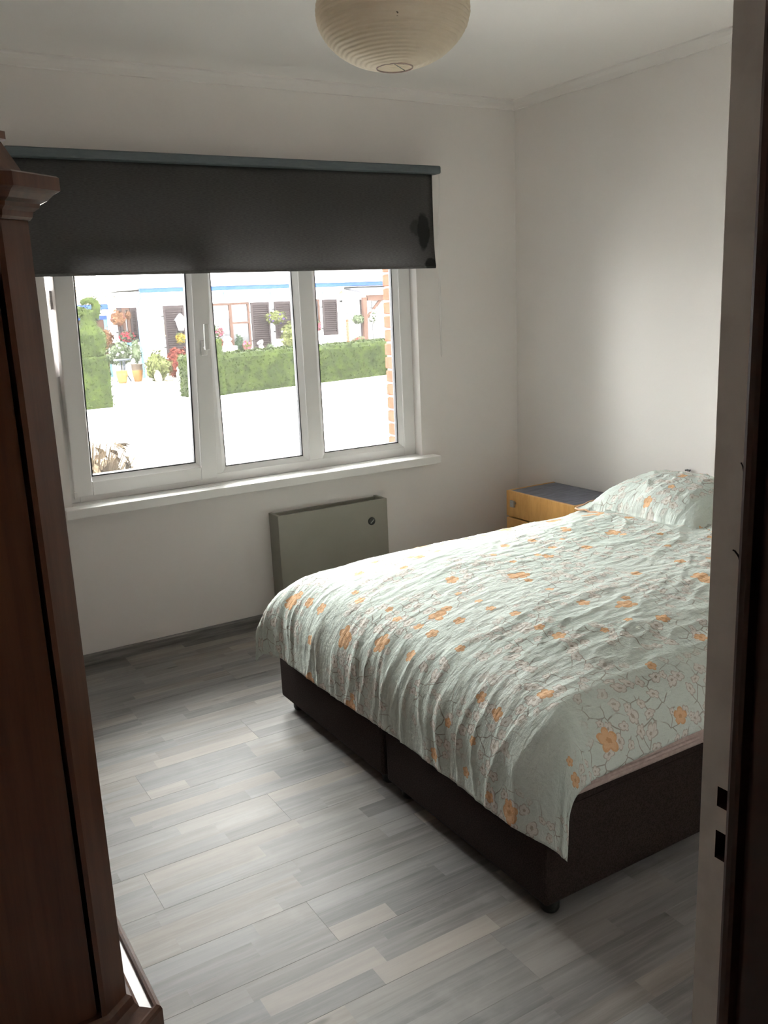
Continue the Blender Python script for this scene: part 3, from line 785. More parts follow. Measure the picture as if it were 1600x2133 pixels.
# ------------------------------------------------------------------ pillows
def pillow(cx, cy, cz, lx, ly, h, tilt, label, seed):
    t = thing('pillow', (cx, cy, cz), label, 'pillow', 'pillows on the bed')
    bm = B(); uvl = bm.loops.layers.uv.new('sheet'); NU_, NV_ = 64, 80; fl_ = .035
    mtx = Matrix.Translation((cx, cy, cz)) @ Matrix.Rotation(tilt, 4, 'Y')
    def pt(i, j, s):
        u = -1+2*i/NU_; v = -1+2*j/NV_
        x = u*lx/2; y = v*ly/2
        ux = min(1, abs(x)/(lx/2-fl_)); vy = min(1, abs(y)/(ly/2-fl_))
        k = max(0.0, (1-ux**2.6))**.55*max(0.0, (1-vy**2.6))**.55
        # edges pull in between the corners
        x *= 1-.05*(1-abs(v)**2)*abs(u)**6; y *= 1-.04*(1-abs(u)**2)*abs(v)**6
        z = s*(h*(.62 if s > 0 else .30)*k + .002)
        if s > 0:
            w_ = ridge(x*7+seed, y*9, seed)**3*.010 + ridge(x*16, y*22+seed, 3+seed)**3*.005 + .014*nz(x*5, y*5, seed)
            edge = max(0, 1-k*1.6)
            w_ += edge*(.008*math.sin(y*95+3*nz(y*9, x*9, 1)) if abs(u) > abs(v) else edge*.004*math.sin(x*95))
            z += w_*(.35+.65*k)
        z += .012*nz(x*6+3, y*6+seed, 2)*(1-k)
        return mtx @ Vector((x, y, z))
    g = {}
    for s in (1, -1):
        for i in range(NU_+1):
            for j in range(NV_+1):
                if s < 0 and (i in (0, NU_) or j in (0, NV_)): g[s, i, j] = g[1, i, j]
                else: g[s, i, j] = bm.verts.new(pt(i, j, s))
    for s in (1, -1):
        for i in range(NU_):
            for j in range(NV_):
                q = ((i, j), (i+1, j), (i+1, j+1), (i, j+1)); q = q if s > 0 else q[::-1]
                f = bm.faces.new([g[(s,)+a] for a in q]); f.smooth = True
                for l, a in zip(f.loops, q): l[uvl].uv = (a[0]/NU_*lx + seed, a[1]/NV_*ly + seed*.3)
    rim = [g[1, i, 0].co.copy() for i in range(NU_+1)] + [g[1, NU_, j].co.copy() for j in range(1, NV_+1)] + [g[1, i, NV_].co.copy() for i in range(NU_-1, -1, -1)] + [g[1, 0, j].co.copy() for j in range(NV_-1, 0, -1)]
    obj('cover', bm, 'floral', t)
    pb = B(); tube(pb, rim+[rim[0]], .0045, 6, cap=False); obj('piping', pb, 'piping', t, True)
    return t
pillow(3.065, 2.65, .664, .52, .68, .19, math.radians(-9), 'plump floral pillow lying nearer the nightstand', 1.3)
pillow(3.065, 1.955, .662, .52, .68, .18, math.radians(-9), 'floral pillow on the doorway half of the bed', 4.9)
hk = B(); tube(hk, [(XR, 2.821, .752), (XR-.02, 2.821, .752)], .0035, 8); tube(hk, [(XR-.018, 2.835, .7525), (XR-.018, 2.822, .756), (XR-.018, 2.810, .751)], .0045, 8)
tag(obj('wall_hook', hk, 'darkmetal'), 'tiny dark screw hook in the wall just above the pillow', 'hook')

# ------------------------------------------------------------------ paper lantern
LX, LY, LZ, LA, LB = 1.535, 2.40, 2.398, .224, .152
lp = thing('paper_lantern', (LX, LY, LZ-LB), 'cream ribbed paper lantern lampshade hanging from the ceiling', 'lamp')
pb = B(); prof = []; NR = 36
for i in range(NR*4+1):
    a = -math.asin(.972) + 2*math.asin(.972)*i/(NR*4)
    sc = abs(math.sin(PI*i/4.0)); rr = LA*math.cos(a) - .0038*sc; prof.append((rr, LB*math.sin(a)))
n = 96
rings = []
for k, (r, z_) in enumerate(prof):
    ring = []
    for j in range(n):
        an = 2*PI*j/n; wv = .0013*nz(math.cos(an)*6, math.sin(an)*6, z_*60)
        ring.append(pb.verts.new((LX+(r+wv)*math.cos(an), LY+(r+wv)*math.sin(an), LZ+z_+.0025*nz(math.cos(an)*2.5, math.sin(an)*2.5, k*.03))))
    rings.append(ring)
for a, b_ in zip(rings, rings[1:]):
    for j in range(n): pb.faces.new((a[j], a[(j+1) % n], b_[(j+1) % n], b_[j]))
obj('shade', pb, 'paper', lp, True)
zb_ = LZ-LB*.972; rb = LA*math.cos(math.asin(.972))
wr = B(); tube(wr, [(LX+rb*math.cos(2*PI*j/40), LY+rb*math.sin(2*PI*j/40), zb_) for j in range(41)], .0022, 6, cap=False); obj('bottom_ring', wr, 'sheet', lp, True)
wr = B(); tube(wr, [(LX-rb*.9, LY-.01, zb_+.002), (LX-.02, LY-.012, zb_+.012), (LX+rb*.9, LY+.02, zb_+.002)], .0012, 6); tube(wr, [(LX-.02, LY-.012, zb_+.012), (LX-.02, LY-.012, LZ+LB)], .0012, 6)
obj('wire_spreader', wr, 'darkmetal', lp)
wr = B(); lathe(wr, [(.0, .0), (.012, .002), (.026, .018), (.030, .038), (.026, .055), (.014, .075), (.013, .095)], (LX, LY, LZ-.03), 20); obj('bulb', wr, 'whiteplastic', lp, True)
wr = B(); tube(wr, [(LX, LY, LZ+.06), (LX, LY, ZC-.03)], .003, 8); box(wr, LX-.018, LX+.018, LY-.018, LY+.018, LZ+.045, LZ+.10, bev=.006); obj('flex_and_socket', wr, 'whiteplastic', lp)
wr = B(); lathe(wr, [(.012, -.05), (.035, -.03), (.045, -.008), (.045, 0)], (LX, LY, ZC), 24); obj('ceiling_rose', wr, 'whiteplastic', lp, True)

# ------------------------------------------------------------------ wardrobe
wx, wy0, wy1, can = .336, 1.722, 2.95, .038
plan = [(XL+.01, wy0), (wx-.052, wy0), (wx, wy0+can), (wx, wy1), (XL+.01, wy1)]
wr_ = thing('wardrobe', (.0, 2.33, 0), 'tall dark varnished wardrobe with moulded cornice and plinth', 'wardrobe')
obj('corner_post', prism(B(), [(wx-.062, wy0), (wx-.052, wy0), (wx, wy0+can), (wx, wy0+can+.05), (wx-.062, wy0+can+.05)], 'z', .09, 1.77), 'darkwood', wr_)
obj('side_panel', bx(XL+.012, wx-.07, wy0+.012, wy0+.03, .09, 1.77), 'darkwood', wr_)
obj('side_stile', bx(XL+.012, XL+.08, wy0+.002, wy0+.02, .09, 1.77, bev=.002), 'darkwood', wr_)
bk = B(); box(bk, XL+.012, XL+.03, wy0+.03, wy1, .09, 1.77); box(bk, XL+.03, wx-.03, wy1-.02, wy1, .09, 1.77); box(bk, XL+.03, wx-.03, wy0+.03, wy1-.02, 1.75, 1.77); obj('carcass', bk, 'darkwood', wr_)
for a, b_ in ((wy0+can+.052, 2.345), (2.35, wy1-.002)):
    d = obj('door', bx(wx-.024, wx-.002, a, b_, .12, 1.75, bev=.003), 'darkwood', wr_)
    obj('door_knob', tube(B(), [(wx-.004, b_-.04 if a < 2 else a+.04, .95), (wx+.02, b_-.04 if a < 2 else a+.04, .95)], .010, 12), 'steel', d)
pp = [(-.02, 0), (.066, 0), (.066, .082), (.063, .090), (.056, .094), (.050, .092), (.047, .086), (.022, .093), (.014, .104), (.010, .122), (0, .128), (-.02, .128)]
obj('plinth', sweep(B(), plan, pp), 'darkwood', wr_)
cc = [(-.03, 1.752), (.004, 1.752), (.008, 1.757), (.010, 1.766), (.020, 1.772), (.022, 1.779), (.034, 1.784), (.044, 1.793), (.050, 1.797), (.056, 1.800), (.056, 1.822), (.052, 1.825), (-.03, 1.825)]
obj('cornice', sweep(B(), plan, cc), 'darkwood', wr_)
cr = [(-.08, 1.824), (.004, 1.824), (.0, 1.835), (-.026, 1.885), (-.030, 1.888), (-.018, 1.889), (-.018, 1.902), (-.08, 1.902)]
obj('crest', sweep(B(), plan, cr), 'darkwood', wr_)

# ================================================================== outdoors
ZG = -.35
KY = 1.93/1.78
gd = B(); box(gd, -25, 45, 4.345, 17.9, ZG-.3, ZG); struct('ground_road', gd, 'road', 'pale asphalt road outside the window'); bpy.data.objects['ground_road'].name = 'road'
pv = B(); box(pv, -25, 45, 17.98, 60, ZG-.3, ZG+.02); o = struct('pavement', pv, 'concrete', 'pale concrete pavement and driveway across the road')
kb_ = B(); box(kb_, -25, 45, 17.90, 17.98, ZG-.3, ZG+.035, bev=.01); o = struct('kerb', kb_, 'kerb', 'thin grey kerb line along the road')

# foliage -----------------------------------------------------------
def leaf(bm, p, n_, size):
    n_ = n_.normalized(); ref = Vector((0, 0, 1)) if abs(n_.z) < .9 else Vector((1, 0, 0))
    a = n_.cross(ref).normalized(); b_ = n_.cross(a)
    t = random.uniform(0, 2*PI); u = a*math.cos(t)+b_*math.sin(t); v = n_.cross(u)
    q = [p-u*size*.5, p+v*size*.28+n_*size*.08, p+u*size*.6, p-v*size*.28+n_*size*.08]
    bm.faces.new([bm.verts.new(x) for x in q])
def rnd_dir():
    while True:
        d = Vector((random.uniform(-1, 1), random.uniform(-1, 1), random.uniform(-1, 1)))
        if .05 < d.length < 1: return d.normalized()
def blob(bm, c, rad, n_leaf, size, lump=.25):
    """a leafy ellipsoid: lumpy core and loose leaves"""
    c = Vector(c); s = len(bm.verts)
    r = bmesh.ops.create_icosphere(bm, subdivisions=3, radius=1.0)
    for v in r['verts']:
        d = v.co.normalized(); k = .82*(1+lump*nz(d.x*2.3+c.x, d.y*2.3+c.y, d.z*2.3+c.z))
        v.co = c + Vector((d.x*rad[0], d.y*rad[1], d.z*rad[2]))*k
    for _ in range(n_leaf):
        d = rnd_dir(); k = random.uniform(.8, 1.06)*(1+lump*nz(d.x*2.3+c.x, d.y*2.3+c.y, d.z*2.3+c.z))
        leaf(bm, c+Vector((d.x*rad[0], d.y*rad[1], d.z*rad[2]))*k, (d+rnd_dir()*.7), size*random.uniform(.6, 1.3))
    return bm
def flowers(bm, c, rad, n_, size):
    c = Vector(c)
    for _ in range(n_):
        d = rnd_dir(); d.y = -abs(d.y); p = c+Vector((d.x*rad[0], d.y*rad[1], d.z*rad[2]))*random.uniform(.9, 1.08)
        for k in range(3): leaf(bm, p, d+rnd_dir()*.8, size)
    return bm

def hedge_block(bm, x0, x1, y0, y1, z0, z1, step=.07, leaves=3000, size=.05, slope=0.0, rad=.10):
    """clipped block: rounded displaced box and a coat of leaves; slope lifts the top along x"""
    s = bmesh.ops.create_cube(bm, size=1.0)['verts']
    for v in s: v.co = Vector((x0+(v.co.x+.5)*(x1-x0), y0+(v.co.y+.5)*(y1-y0), z0+(v.co.z+.5)*(z1-z0)))
    es = list({e for v in s for e in v.link_edges})
    r = bmesh.ops.bevel(bm, geom=es, offset=rad, segments=3, affect='EDGES', profile=.5)
    return bm
def leafy(bm, dens, size, rough=.03):
    """displace an existing mesh a little and coat it with leaves"""
    bmesh.ops.triangulate(bm, faces=bm.faces[:])
    for _ in range(5):
        es = [e for e in bm.edges if e.calc_length() > .22]
        if not es: break
        bmesh.ops.subdivide_edges(bm, edges=es, cuts=1); bmesh.ops.triangulate(bm, faces=[f for f in bm.faces if len(f.verts) > 3])
    bm.normal_update()
    for v in bm.verts: v.co += v.normal*rough*(nz(v.co.x*4, v.co.y*4, v.co.z*4)+.6*nz(v.co.x*11, v.co.y*11, v.co.z*11))
    bm.normal_update()
    for f in list(bm.faces):
        n_ = f.calc_area()*dens; k = int(n_) + (random.random() < n_-int(n_))
        vs = [v.co.copy() for v in f.verts]; nn = f.normal.copy()
        for _ in range(k):
            a, b_ = random.random(), random.random()
            if a+b_ > 1: a, b_ = 1-a, 1-b_
            p = vs[0]+(vs[1]-vs[0])*a+(vs[2]-vs[0])*b_ + nn*random.uniform(0, .035)
            leaf(bm, p, nn+rnd_dir()*.9, size*random.uniform(.6, 1.3))
    return bm

def pixbox(px0, px1, py0, py1, Y):
    a = at(px0, py1, Y); b_ = at(px1, py0, Y); return a.x, b_.x, min(a.z, b_.z), max(a.z, b_.z)

# long clipped hedge (rises with the lie of the land to the right)
HY = 19.85
p0, p1 = at(432, 800, HY), at(830, 780, HY+1.6)
hb_ = B()
pts = [(p0.x, HY), (p1.x+1.5, HY+1.9)]
zt0, zt1 = .60, .585
v = []
for (x, y), zt in zip(pts, (zt0, zt1)):
    for dy, z in ((0, ZG), (0, zt-.10), (.10, zt), (.75, zt), (.85, zt-.1), (.85, ZG)): v.append(hb_.verts.new((x, y+dy, z)))
for j in range(6): hb_.faces.new((v[j], v[(j+1) % 6], v[6+(j+1) % 6], v[6+j]))
hb_.faces.new(v[:6][::-1]); hb_.faces.new(v[6:]); bmesh.ops.recalc_face_normals(hb_, faces=hb_.faces)
lh = thing('clipped_hedge', ((p0.x+p1.x)/2, HY+1, ZG), 'long low clipped green hedge in front of the white bungalow', 'hedge')
obj('foliage', leafy(hb_, 330, .075), 'hedge', lh)
# stepped end of that hedge
hs_ = B(); a = at(440, 726, HY-.05)
box(hs_, a.x-.55, a.x+.30, HY-.05, HY+.8, ZG, .61, bev=.08); obj('stepped_end', leafy(hs_, 330, .07), 'hedge', lh)
hs_ = B(); a = at(437, 700, HY+.2); box(hs_, a.x-.3, a.x+.27, HY+.15, HY+.7, .5, at(440, 705, HY+.2).z, bev=.06); box(hs_, a.x-.3, a.x+.16, HY+.2, HY+.65, .9, at(440, 678, HY+.2).z, bev=.06)
obj('stepped_tiers', leafy(hs_, 330, .065), 'hedge', lh)

# bird topiary on a square block
TY = 19.45
bx0, bx1, bz0, bz1 = pixbox(168, 239, 855, 746, TY)
tp = thing('bird_topiary', ((bx0+bx1)/2, TY+.4, ZG), 'clipped green topiary bird with a curled neck on a square hedge block', 'topiary')
h1 = B(); box(h1, bx0, bx1, TY, TY+.85, ZG, bz1, bev=.07); obj('hedge_block', leafy(h1, 330, .065), 'hedge', tp)
def P(px, py): return at(px, py, TY+.4)
h2 = B(); prof_t = []
spine = [(190, 752, 26), (190, 735, 29), (190, 715, 31.5), (188, 698, 31), (187, 688, 24), (185, 678, 16.5), (184, 668, 16), (184, 655, 18), (183, 646, 15)]
rings = []
S1 = (at(201, 700, TY+.4)-at(200, 700, TY+.4)).length
for (px, py, r) in spine:
    c = P(px, py); rr = r*S1
    rings.append([h2.verts.new((c.x+rr*math.cos(2*PI*j/20), c.y+rr*.85*math.sin(2*PI*j/20), c.z)) for j in range(20)])
for a, b_ in zip(rings, rings[1:]):
    for j in range(20): h2.faces.new((a[j], a[(j+1) % 20], b_[(j+1) % 20], b_[j]))
h2.faces.new(rings[-1]); h2.faces.new(rings[0][::-1])
obj('bird_body', leafy(h2, 330, .06), 'hedge', tp)
h3 = B(); c = P(166, 652)
tube(h3, [P(186, 662), P(176, 653), P(166, 650), P(160, 655)], S1*13, 12, r2=S1*10); obj('bird_tail', leafy(h3, 330, .055, .02), 'hedge', tp)
h4 = B(); tube(h4, [P(195, 662), P(199, 650), P(199.5, 640), P(197, 631), P(190, 626), P(182, 625.5), P(175, 628), P(169, 633)], S1*11, 12, r2=S1*4.5); obj('bird_neck', leafy(h4, 330, .05, .018), 'hedge', tp)

# white bungalow ----------------------------------------------------
FY = 27.4
def fz(px, py, Y=FY): return at(px, py, Y)
hx0 = fz(298, 700).x; hx1 = fz(860, 700).x; ez = fz(500, 604).z
hs = thing('white_bungalow', ((hx0+hx1)/2, FY+2, ZG), 'white rendered bungalow with blue gutter and dark louvred shutters', 'house')
obj('wall', bx(hx0, hx1+4, FY, FY+3.8, ZG, ez+.02), 'render', hs)
a = fz(283, 610).x
obj('blue_fascia', bx(a, hx1+4.3, FY-.42, FY-.30, ez+.0, ez+.14, bev=.02), 'blue', hs)
obj('soffit', bx(a+.02, hx1+4.2, FY-.30, FY+.02, ez+.0, ez+.03), 'render', hs)
rf = B(); prism(rf, [(FY-.45, ez+.13), (FY-.45, ez+.17), (FY+1.8, ez+.95), (FY+3.9, ez+.17), (FY+3.9, ez+.13)], 'x', a-.05, hx1+4.4); obj('roof', rf, 'roofgrey', hs)
ch_ = B(); c = at(360, 580, FY+1.8); tube(ch_, [(c.x, FY+1.8, ez+.9), (c.x, FY+1.8, at(359, 555, FY+1.8).z)], .03, 8); obj('aerial_pole', ch_, 'porchgrey', hs)
dp = B(); tube(dp, [fz(291, 612, FY-.36), fz(292, 620, FY-.3), fz(286, 632, FY-.12), fz(288, 645, FY-.06), fz(295, 720, FY-.06), fz(301, 788, FY-.06)], .045, 8); obj('downpipe', dp, 'ltblue', hs)
def louvre(px0, px1, py0, py1, par, Y=FY):
    x0, x1, z0, z1 = pixbox(px0, px1, py1, py0, Y); x0 = fz(px0, (py0+py1)/2, Y).x; x1 = fz(px1, (py0+py1)/2, Y).x
    b_ = B(); t = .06
    for q in ((x0, x0+t, z0, z1), (x1-t, x1, z0, z1), (x0+t, x1-t, z1-t*1.6, z1), (x0+t, x1-t, z0, z0+t*1.6)): box(b_, q[0], q[1], Y-.06, Y-.01, q[2], q[3])
    box(b_, x0+t, x1-t, Y-.02, Y-.008, z0+t, z1-t)
    s = obj('shutter', b_, 'shutter', par)
    lb = B(); z = z0+t*1.6
    while z < z1-t*1.6-.05:
        prism(lb, [(Y-.02, z+.045), (Y-.058, z), (Y-.05, z-.004), (Y-.012, z+.041)], 'x', x0+t, x1-t); z += .066
    l = obj('louvre_slats', lb, 'shutter', s); l['kind'] = 'stuff'
    for q in (.2, .8): obj('shutter_hinge', bx(x0-.07, x0+.02, Y-.04, Y-.01, z0+(z1-z0)*q-.02, z0+(z1-z0)*q+.02), 'lampblack', s)
def fwin(px0, px1, py0, py1, par, Y=FY, vbars=(), hbars=(), fr=.07):
    xm = (py0+py1)/2; x0, x1 = fz(px0, xm, Y).x, fz(px1, xm, Y).x; z0 = fz((px0+px1)/2, py1, Y).z; z1 = fz((px0+px1)/2, py0, Y).z
    b_ = B()
    for q in ((x0, x0+fr, z0, z1), (x1-fr, x1, z0, z1), (x0+fr, x1-fr, z1-fr, z1), (x0+fr, x1-fr, z0, z0+fr)): box(b_, q[0], q[1], Y-.05, Y+.0, q[2], q[3])
    for p in vbars: xx = fz(p, xm, Y).x; box(b_, xx-fr*.7, xx+fr*.7, Y-.05, Y, z0+fr, z1-fr)
    for (a, c, py) in hbars: zz = fz(a, py, Y).z; box(b_, fz(a, xm, Y).x, fz(c, xm, Y).x, Y-.045, Y, zz-.03, zz+.03)
    f = obj('window_frame', b_, 'brownframe', par)
    obj('window_pane', bx(x0+fr*.5, x1-fr*.5, Y-.012, Y-.004, z0+fr*.5, z1-fr*.5), 'farpane', f)
    return f, x0, x1, z0, z1
def curtain(f, px0, px1, py0, py1, scallop=0.0, Y=FY, slant=0.0):
    x0, x1 = fz(px0, (py0+py1)/2, Y).x, fz(px1, (py0+py1)/2, Y).x; z0, z1 = fz((px0+px1)/2, py1, Y).z, fz((px0+px1)/2, py0, Y).z
    b_ = B(); n = 24; t_, l_ = [], []
    for i in range(n+1):
        x = x0+(x1-x0)*i/n; y = Y-.022+.006*math.sin(i*1.9)
        t_.append(b_.verts.new((x, y, z1))); l_.append(b_.verts.new((x, y, z0 + scallop*(abs(i/n-.5)*2)**2 + slant*(1-i/n) + (.015 if i % 2 else 0))))
    for i in range(n): b_.faces.new((l_[i], l_[i+1], t_[i+1], t_[i]))
    bmesh.ops.solidify(b_, geom=b_.faces[:], thickness=.004); obj('net_curtain', b_, 'curtain', f)
f, *_ = fwin(424, 521, 631, 724, hs, vbars=(481,), hbars=((484, 517, 673),))
curtain(f, 426, 478, 648, 663, -.06); curtain(f, 486, 514, 634, 671, 0); curtain(f, 487, 514, 677, 703, .18); 
f, *_ = fwin(608, 666, 624, 690, hs, vbars=(636,)); curtain(f, 611, 634, 628, 680); curtain(f, 638, 660, 628, 680)
louvre(343, 386, 637, 742, hs); louvre(524, 562, 630, 727, hs); louvre(572, 607, 628, 704, hs); louvre(672, 702, 624, 697, hs)
# arched ornament and small fittings on the wall
ar = B(); c = fz(336, 690); tube(ar, [(c.x-.085, FY-.03, c.z-.12), (c.x-.085, FY-.03, c.z+.2), (c.x-.05, FY-.03, c.z+.29), (c.x, FY-.03, c.z+.32), (c.x+.05, FY-.03, c.z+.29), (c.x+.085, FY-.03, c.z+.2), (c.x+.085, FY-.03, c.z-.12)], .022, 6); box(ar, c.x-.11, c.x+.11, FY-.08, FY, c.z-.16, c.z-.12)
obj('arched_niche', ar, 'stone', hs)
for px in (465, 562, 671):
    hk = B(); c = fz(px, 612); tube(hk, [(c.x, FY-.01, c.z+.06), (c.x, FY-.05, c.z-.05), (c.x+.06, FY-.06, c.z-.1), (c.x+.08, FY-.06, c.z-.02)], .018, 6); obj('wall_hook', hk, 'ltblue', hs)
# porch
px0, px1 = fz(722, 650).x, fz(830, 650).x
pz = fz(760, 606, FY-1.2).z
pr = B(); prism(pr, [(FY, ez-.02), (FY, ez-.10), (FY-1.5, pz-.10), (FY-1.5, pz-.0)], 'x', px0-.05, px1+3); obj('porch_roof', pr, 'porchgrey', hs)
obj('porch_fascia', bx(px0-.05, px1+3, FY-1.54, FY-1.5, pz-.14, pz+.02), 'render', hs)
obj('porch_beam', bx(px0, px1+3, FY-1.48, FY-1.36, pz-.32, pz-.14), 'brownframe', hs)
c0 = at(757, 680, FY-1.42).x; c1 = at(765.5, 680, FY-1.42).x
obj('porch_post', bx(c0, c1, FY-1.48, FY-1.36, ZG, pz-.2, bev=.01), 'brownframe', hs)
br = B(); tube(br, [(c1, FY-1.42, pz-.85), (c1+.6, FY-1.42, pz-.25)], .05, 6); obj('porch_brace', br, 'brownframe', hs)
q0, q1, w0, w1 = pixbox(773, 801, 730, 622, FY-.02); obj('porch_door', bx(q0, q1, FY-.06, FY-.01, ZG, w1, bev=.01), 'farpane', hs)
q0, q1, w0, w1 = pixbox(749, 757, 730, 624, FY-.02); obj('porch_side_panel', bx(q0, q1, FY-.06, FY-.01, ZG, w1), 'shutter', hs)
cl = B(); 
for k in range(3): 
    xx = fz(779+k*8, 660).x; box(cl, xx, xx+.09, FY-.075, FY-.06, fz(780, 700).z, fz(780, 640).z, bev=.004)
obj('door_drapes', cl, 'curtain', hs)
# wall lantern
wl = thing('wall_lantern', fz(712, 625, FY-.12), 'small hexagonal wall lantern on the white bungalow', 'lantern')
c = fz(712, 617, FY-.14)
b_ = B(); lathe(b_, [(.0, .20), (.10, .10), (.11, .08)], c, 6); obj('lantern_cap', b_, 'stone', wl)
b_ = B(); lathe(b_, [(.075, .08), (.05, -.12)], c, 6); obj('lantern_glass', b_, 'curtain', wl)
b_ = B(); tube(b_, [(c.x, c.y, c.z-.12), (c.x, c.y, c.z-.18), (c.x, FY, c.z-.16)], .03, 8); obj('bracket', b_, 'lampblack', wl)
# brick pillar with a pink birdhouse
q0, q1, w0, w1 = pixbox(722, 728, 716, 668, FY-1.9)
pi_ = thing('brick_pillar', ((q0+q1)/2, FY-1.9, ZG), 'slim brick pillar beside the bungalow porch', 'pillar')
z = ZG; k = 0
while z < w1:
    obj('brick', bx(q0, q1, FY-1.95, FY-1.82, z, z+.085, bev=.006, seg=1), 'brick', pi_); z += .088; k += 1
obj('capstone', bx(q0-.03, q1+.06, FY-1.98, FY-1.79, z, z+.05, bev=.01), 'stone', pi_)

# entrance wing between the houses (set back)
EY = 27.85
e0, e1 = at(243, 690, EY).x, at(300, 690, EY).x
ew = thing('entrance_wing', ((e0+e1)/2, EY+1, ZG), 'white set-back entrance wing with brown window and louvred shutters', 'house')
obj('wall', bx(e0-.02, hx0-.01, EY, EY+.6, ZG, at(270, 632, EY).z), 'render', ew)
def fz2(px, py): return at(px, py, EY)
f, *_ = fwin(255, 271, 641, 705, ew, Y=EY, vbars=(), fr=.09)
louvre(244, 254, 641, 705, ew, EY); louvre(272, 287, 641, 712, ew, EY)
# left house with garage
GY = 29.4
g0, g1 = at(60, 690, GY).x, at(243, 690, GY).x; gz = at(200, 644, GY).z
gh = thing('garage_house', ((g0+g1)/2, GY+3, ZG), 'white garage house with tiled roof, blue gutter and brown garage door', 'house')
obj('wall', bx(g0, g1, GY, GY+7, ZG, gz), 'render', gh)
obj('blue_gutter', bx(g0-.1, g1+.05, GY-.4, GY-.28, gz-.02, gz+.14, bev=.03), 'blue', gh)
rp = []; rz = gz+.12
T0 = Vector((g0-.1, GY-.4, rz)); 
rf = B(); apx = at(186, 566, GY+3.2)
vA = rf.verts.new((g0-.1, GY-.4, rz)); vB = rf.verts.new((g1+.05, GY-.4, rz)); vC = rf.verts.new((apx.x, GY+3.2, apx.z+.1)); vD = rf.verts.new((g0-.1, GY+3.2, apx.z+.1)); vE = rf.verts.new((g1+.05, GY+7.4, rz)); vF = rf.verts.new((g0-.1, GY+7.4, rz))
rf.faces.new((vA, vB, vC, vD)); rf.faces.new((vB, vE, vC)); rf.faces.new((vC, vE, vF, vD)); rf.faces.new((vA, vD, vF)); rf.faces.new((vA, vF, vE, vB)); bmesh.ops.recalc_face_normals(rf, faces=rf.faces)
roof = obj('roof', rf, 'tilejoint', gh)
sl = Vector((0, 3.6, apx.z+.1-rz)); L = sl.length; sl.normalize(); nn = Vector((0, -sl.z, sl.y)); 
tw_, tl_ = .30, .34; tm = None
nrow = int(L/tl_)
for r in range(nrow):
    f_ = r*tl_/L; xr = (g1+.05) + (apx.x-(g1+.05))*((r+1)*tl_/L)
    x = max(at(140, 600, GY).x, g0-.1)
    while x < xr-.05:
        x2 = min(x+tw_*.96, xr)
        if tm is None or abs(x2-x-tw_*.96) > 1e-4:
            b_ = B(); p0_ = Vector((0, 0, 0))
            q = [Vector((0, 0, 0)), Vector((x2-x, 0, 0)), Vector((x2-x, 0, 0))+sl*tl_*1.05-nn*.03, sl*tl_*1.05-nn*.03]
            lo = [b_.verts.new(v) for v in q]; hi = [b_.verts.new(v+nn*.035) for v in q]
            b_.faces.new(hi); b_.faces.new(lo[::-1])
            for j in range(4): b_.faces.new((lo[j], lo[(j+1) % 4], hi[(j+1) % 4], hi[j]))
            bmesh.ops.recalc_face_normals(b_, faces=b_.faces)
            me = bpy.data.meshes.new('roof_tile'); b_.to_mesh(me); b_.free(); me.materials.append(M['rooftile'])
            if tm is None: tm = me
        else: me = tm
        o = bpy.data.objects.new('roof_tile', me); COL.objects.link(o)
        o.location = Vector((x, GY-.4, rz)) + sl*(r*tl_) + nn*.02 - wloc(roof); o.parent = roof
        x += tw_
q0, q1, w0, w1 = pixbox(140, 225, 760, 669, GY)
gd_ = obj('garage_door', bx(q0-2, q1, GY-.05, GY-.01, ZG, w1), 'brownframe', gh)
obj('blue_lintel', bx(q0-2.1, q1+.1, GY-.12, GY-.01, w1, w1+.12), 'blue', gh)
obj('blue_door_trim', bx(q1, q1+.1, GY-.1, GY-.01, ZG, w1), 'ltblue', gh)
c = at(235, 700, GY-.1); b_ = B(); tube(b_, [(c.x, GY-.2, gz), (c.x, GY-.08, gz-.2), (c.x, GY-.08, ZG)], .05, 8); obj('downpipe', b_, 'ltblue', gh)

# plants, pots, statues --------------------------------------------
def plant(name, label, px0, px1, py0, py1, Y, mat, leaves=500, size=.09, stem_to=None, cat='plant', flower=None, nf=18, fsize=.08, hang=None, group=None):
    x0, x1, z0, z1 = pixbox(px0, px1, py1, py0, Y); x0 = at(px0, (py0+py1)/2, Y).x; x1 = at(px1, (py0+py1)/2, Y).x
    cx, cz = (x0+x1)/2, (z0+z1)/2; rad = ((x1-x0)/2, (x1-x0)*.42, (z1-z0)/2)
    base = ZG+.02 if stem_to is None else stem_to
    t = thing(name, (cx, Y, min(base, z0)), label, cat, group)
    obj('foliage', blob(B(), (cx, Y, cz), rad, leaves, size, .45), mat, t)
    if flower: obj('flowers', flowers(B(), (cx, Y, cz), rad, nf, fsize), flower, t)['kind'] = 'stuff'
    if hang:
        b_ = B(); tube(b_, [(cx, Y, cz), (cx, Y, z1+.05), (cx, hang, z1+.06)], .012, 6); obj('hanger', b_, 'lampblack', t)
    if stem_to is None and z0 > ZG+.05:
        b_ = B(); tube(b_, [(cx, Y, ZG+.02), (cx+.02, Y, cz)], .025, 6); obj('stem', b_, 'bark', t)
    return t, cx, z0
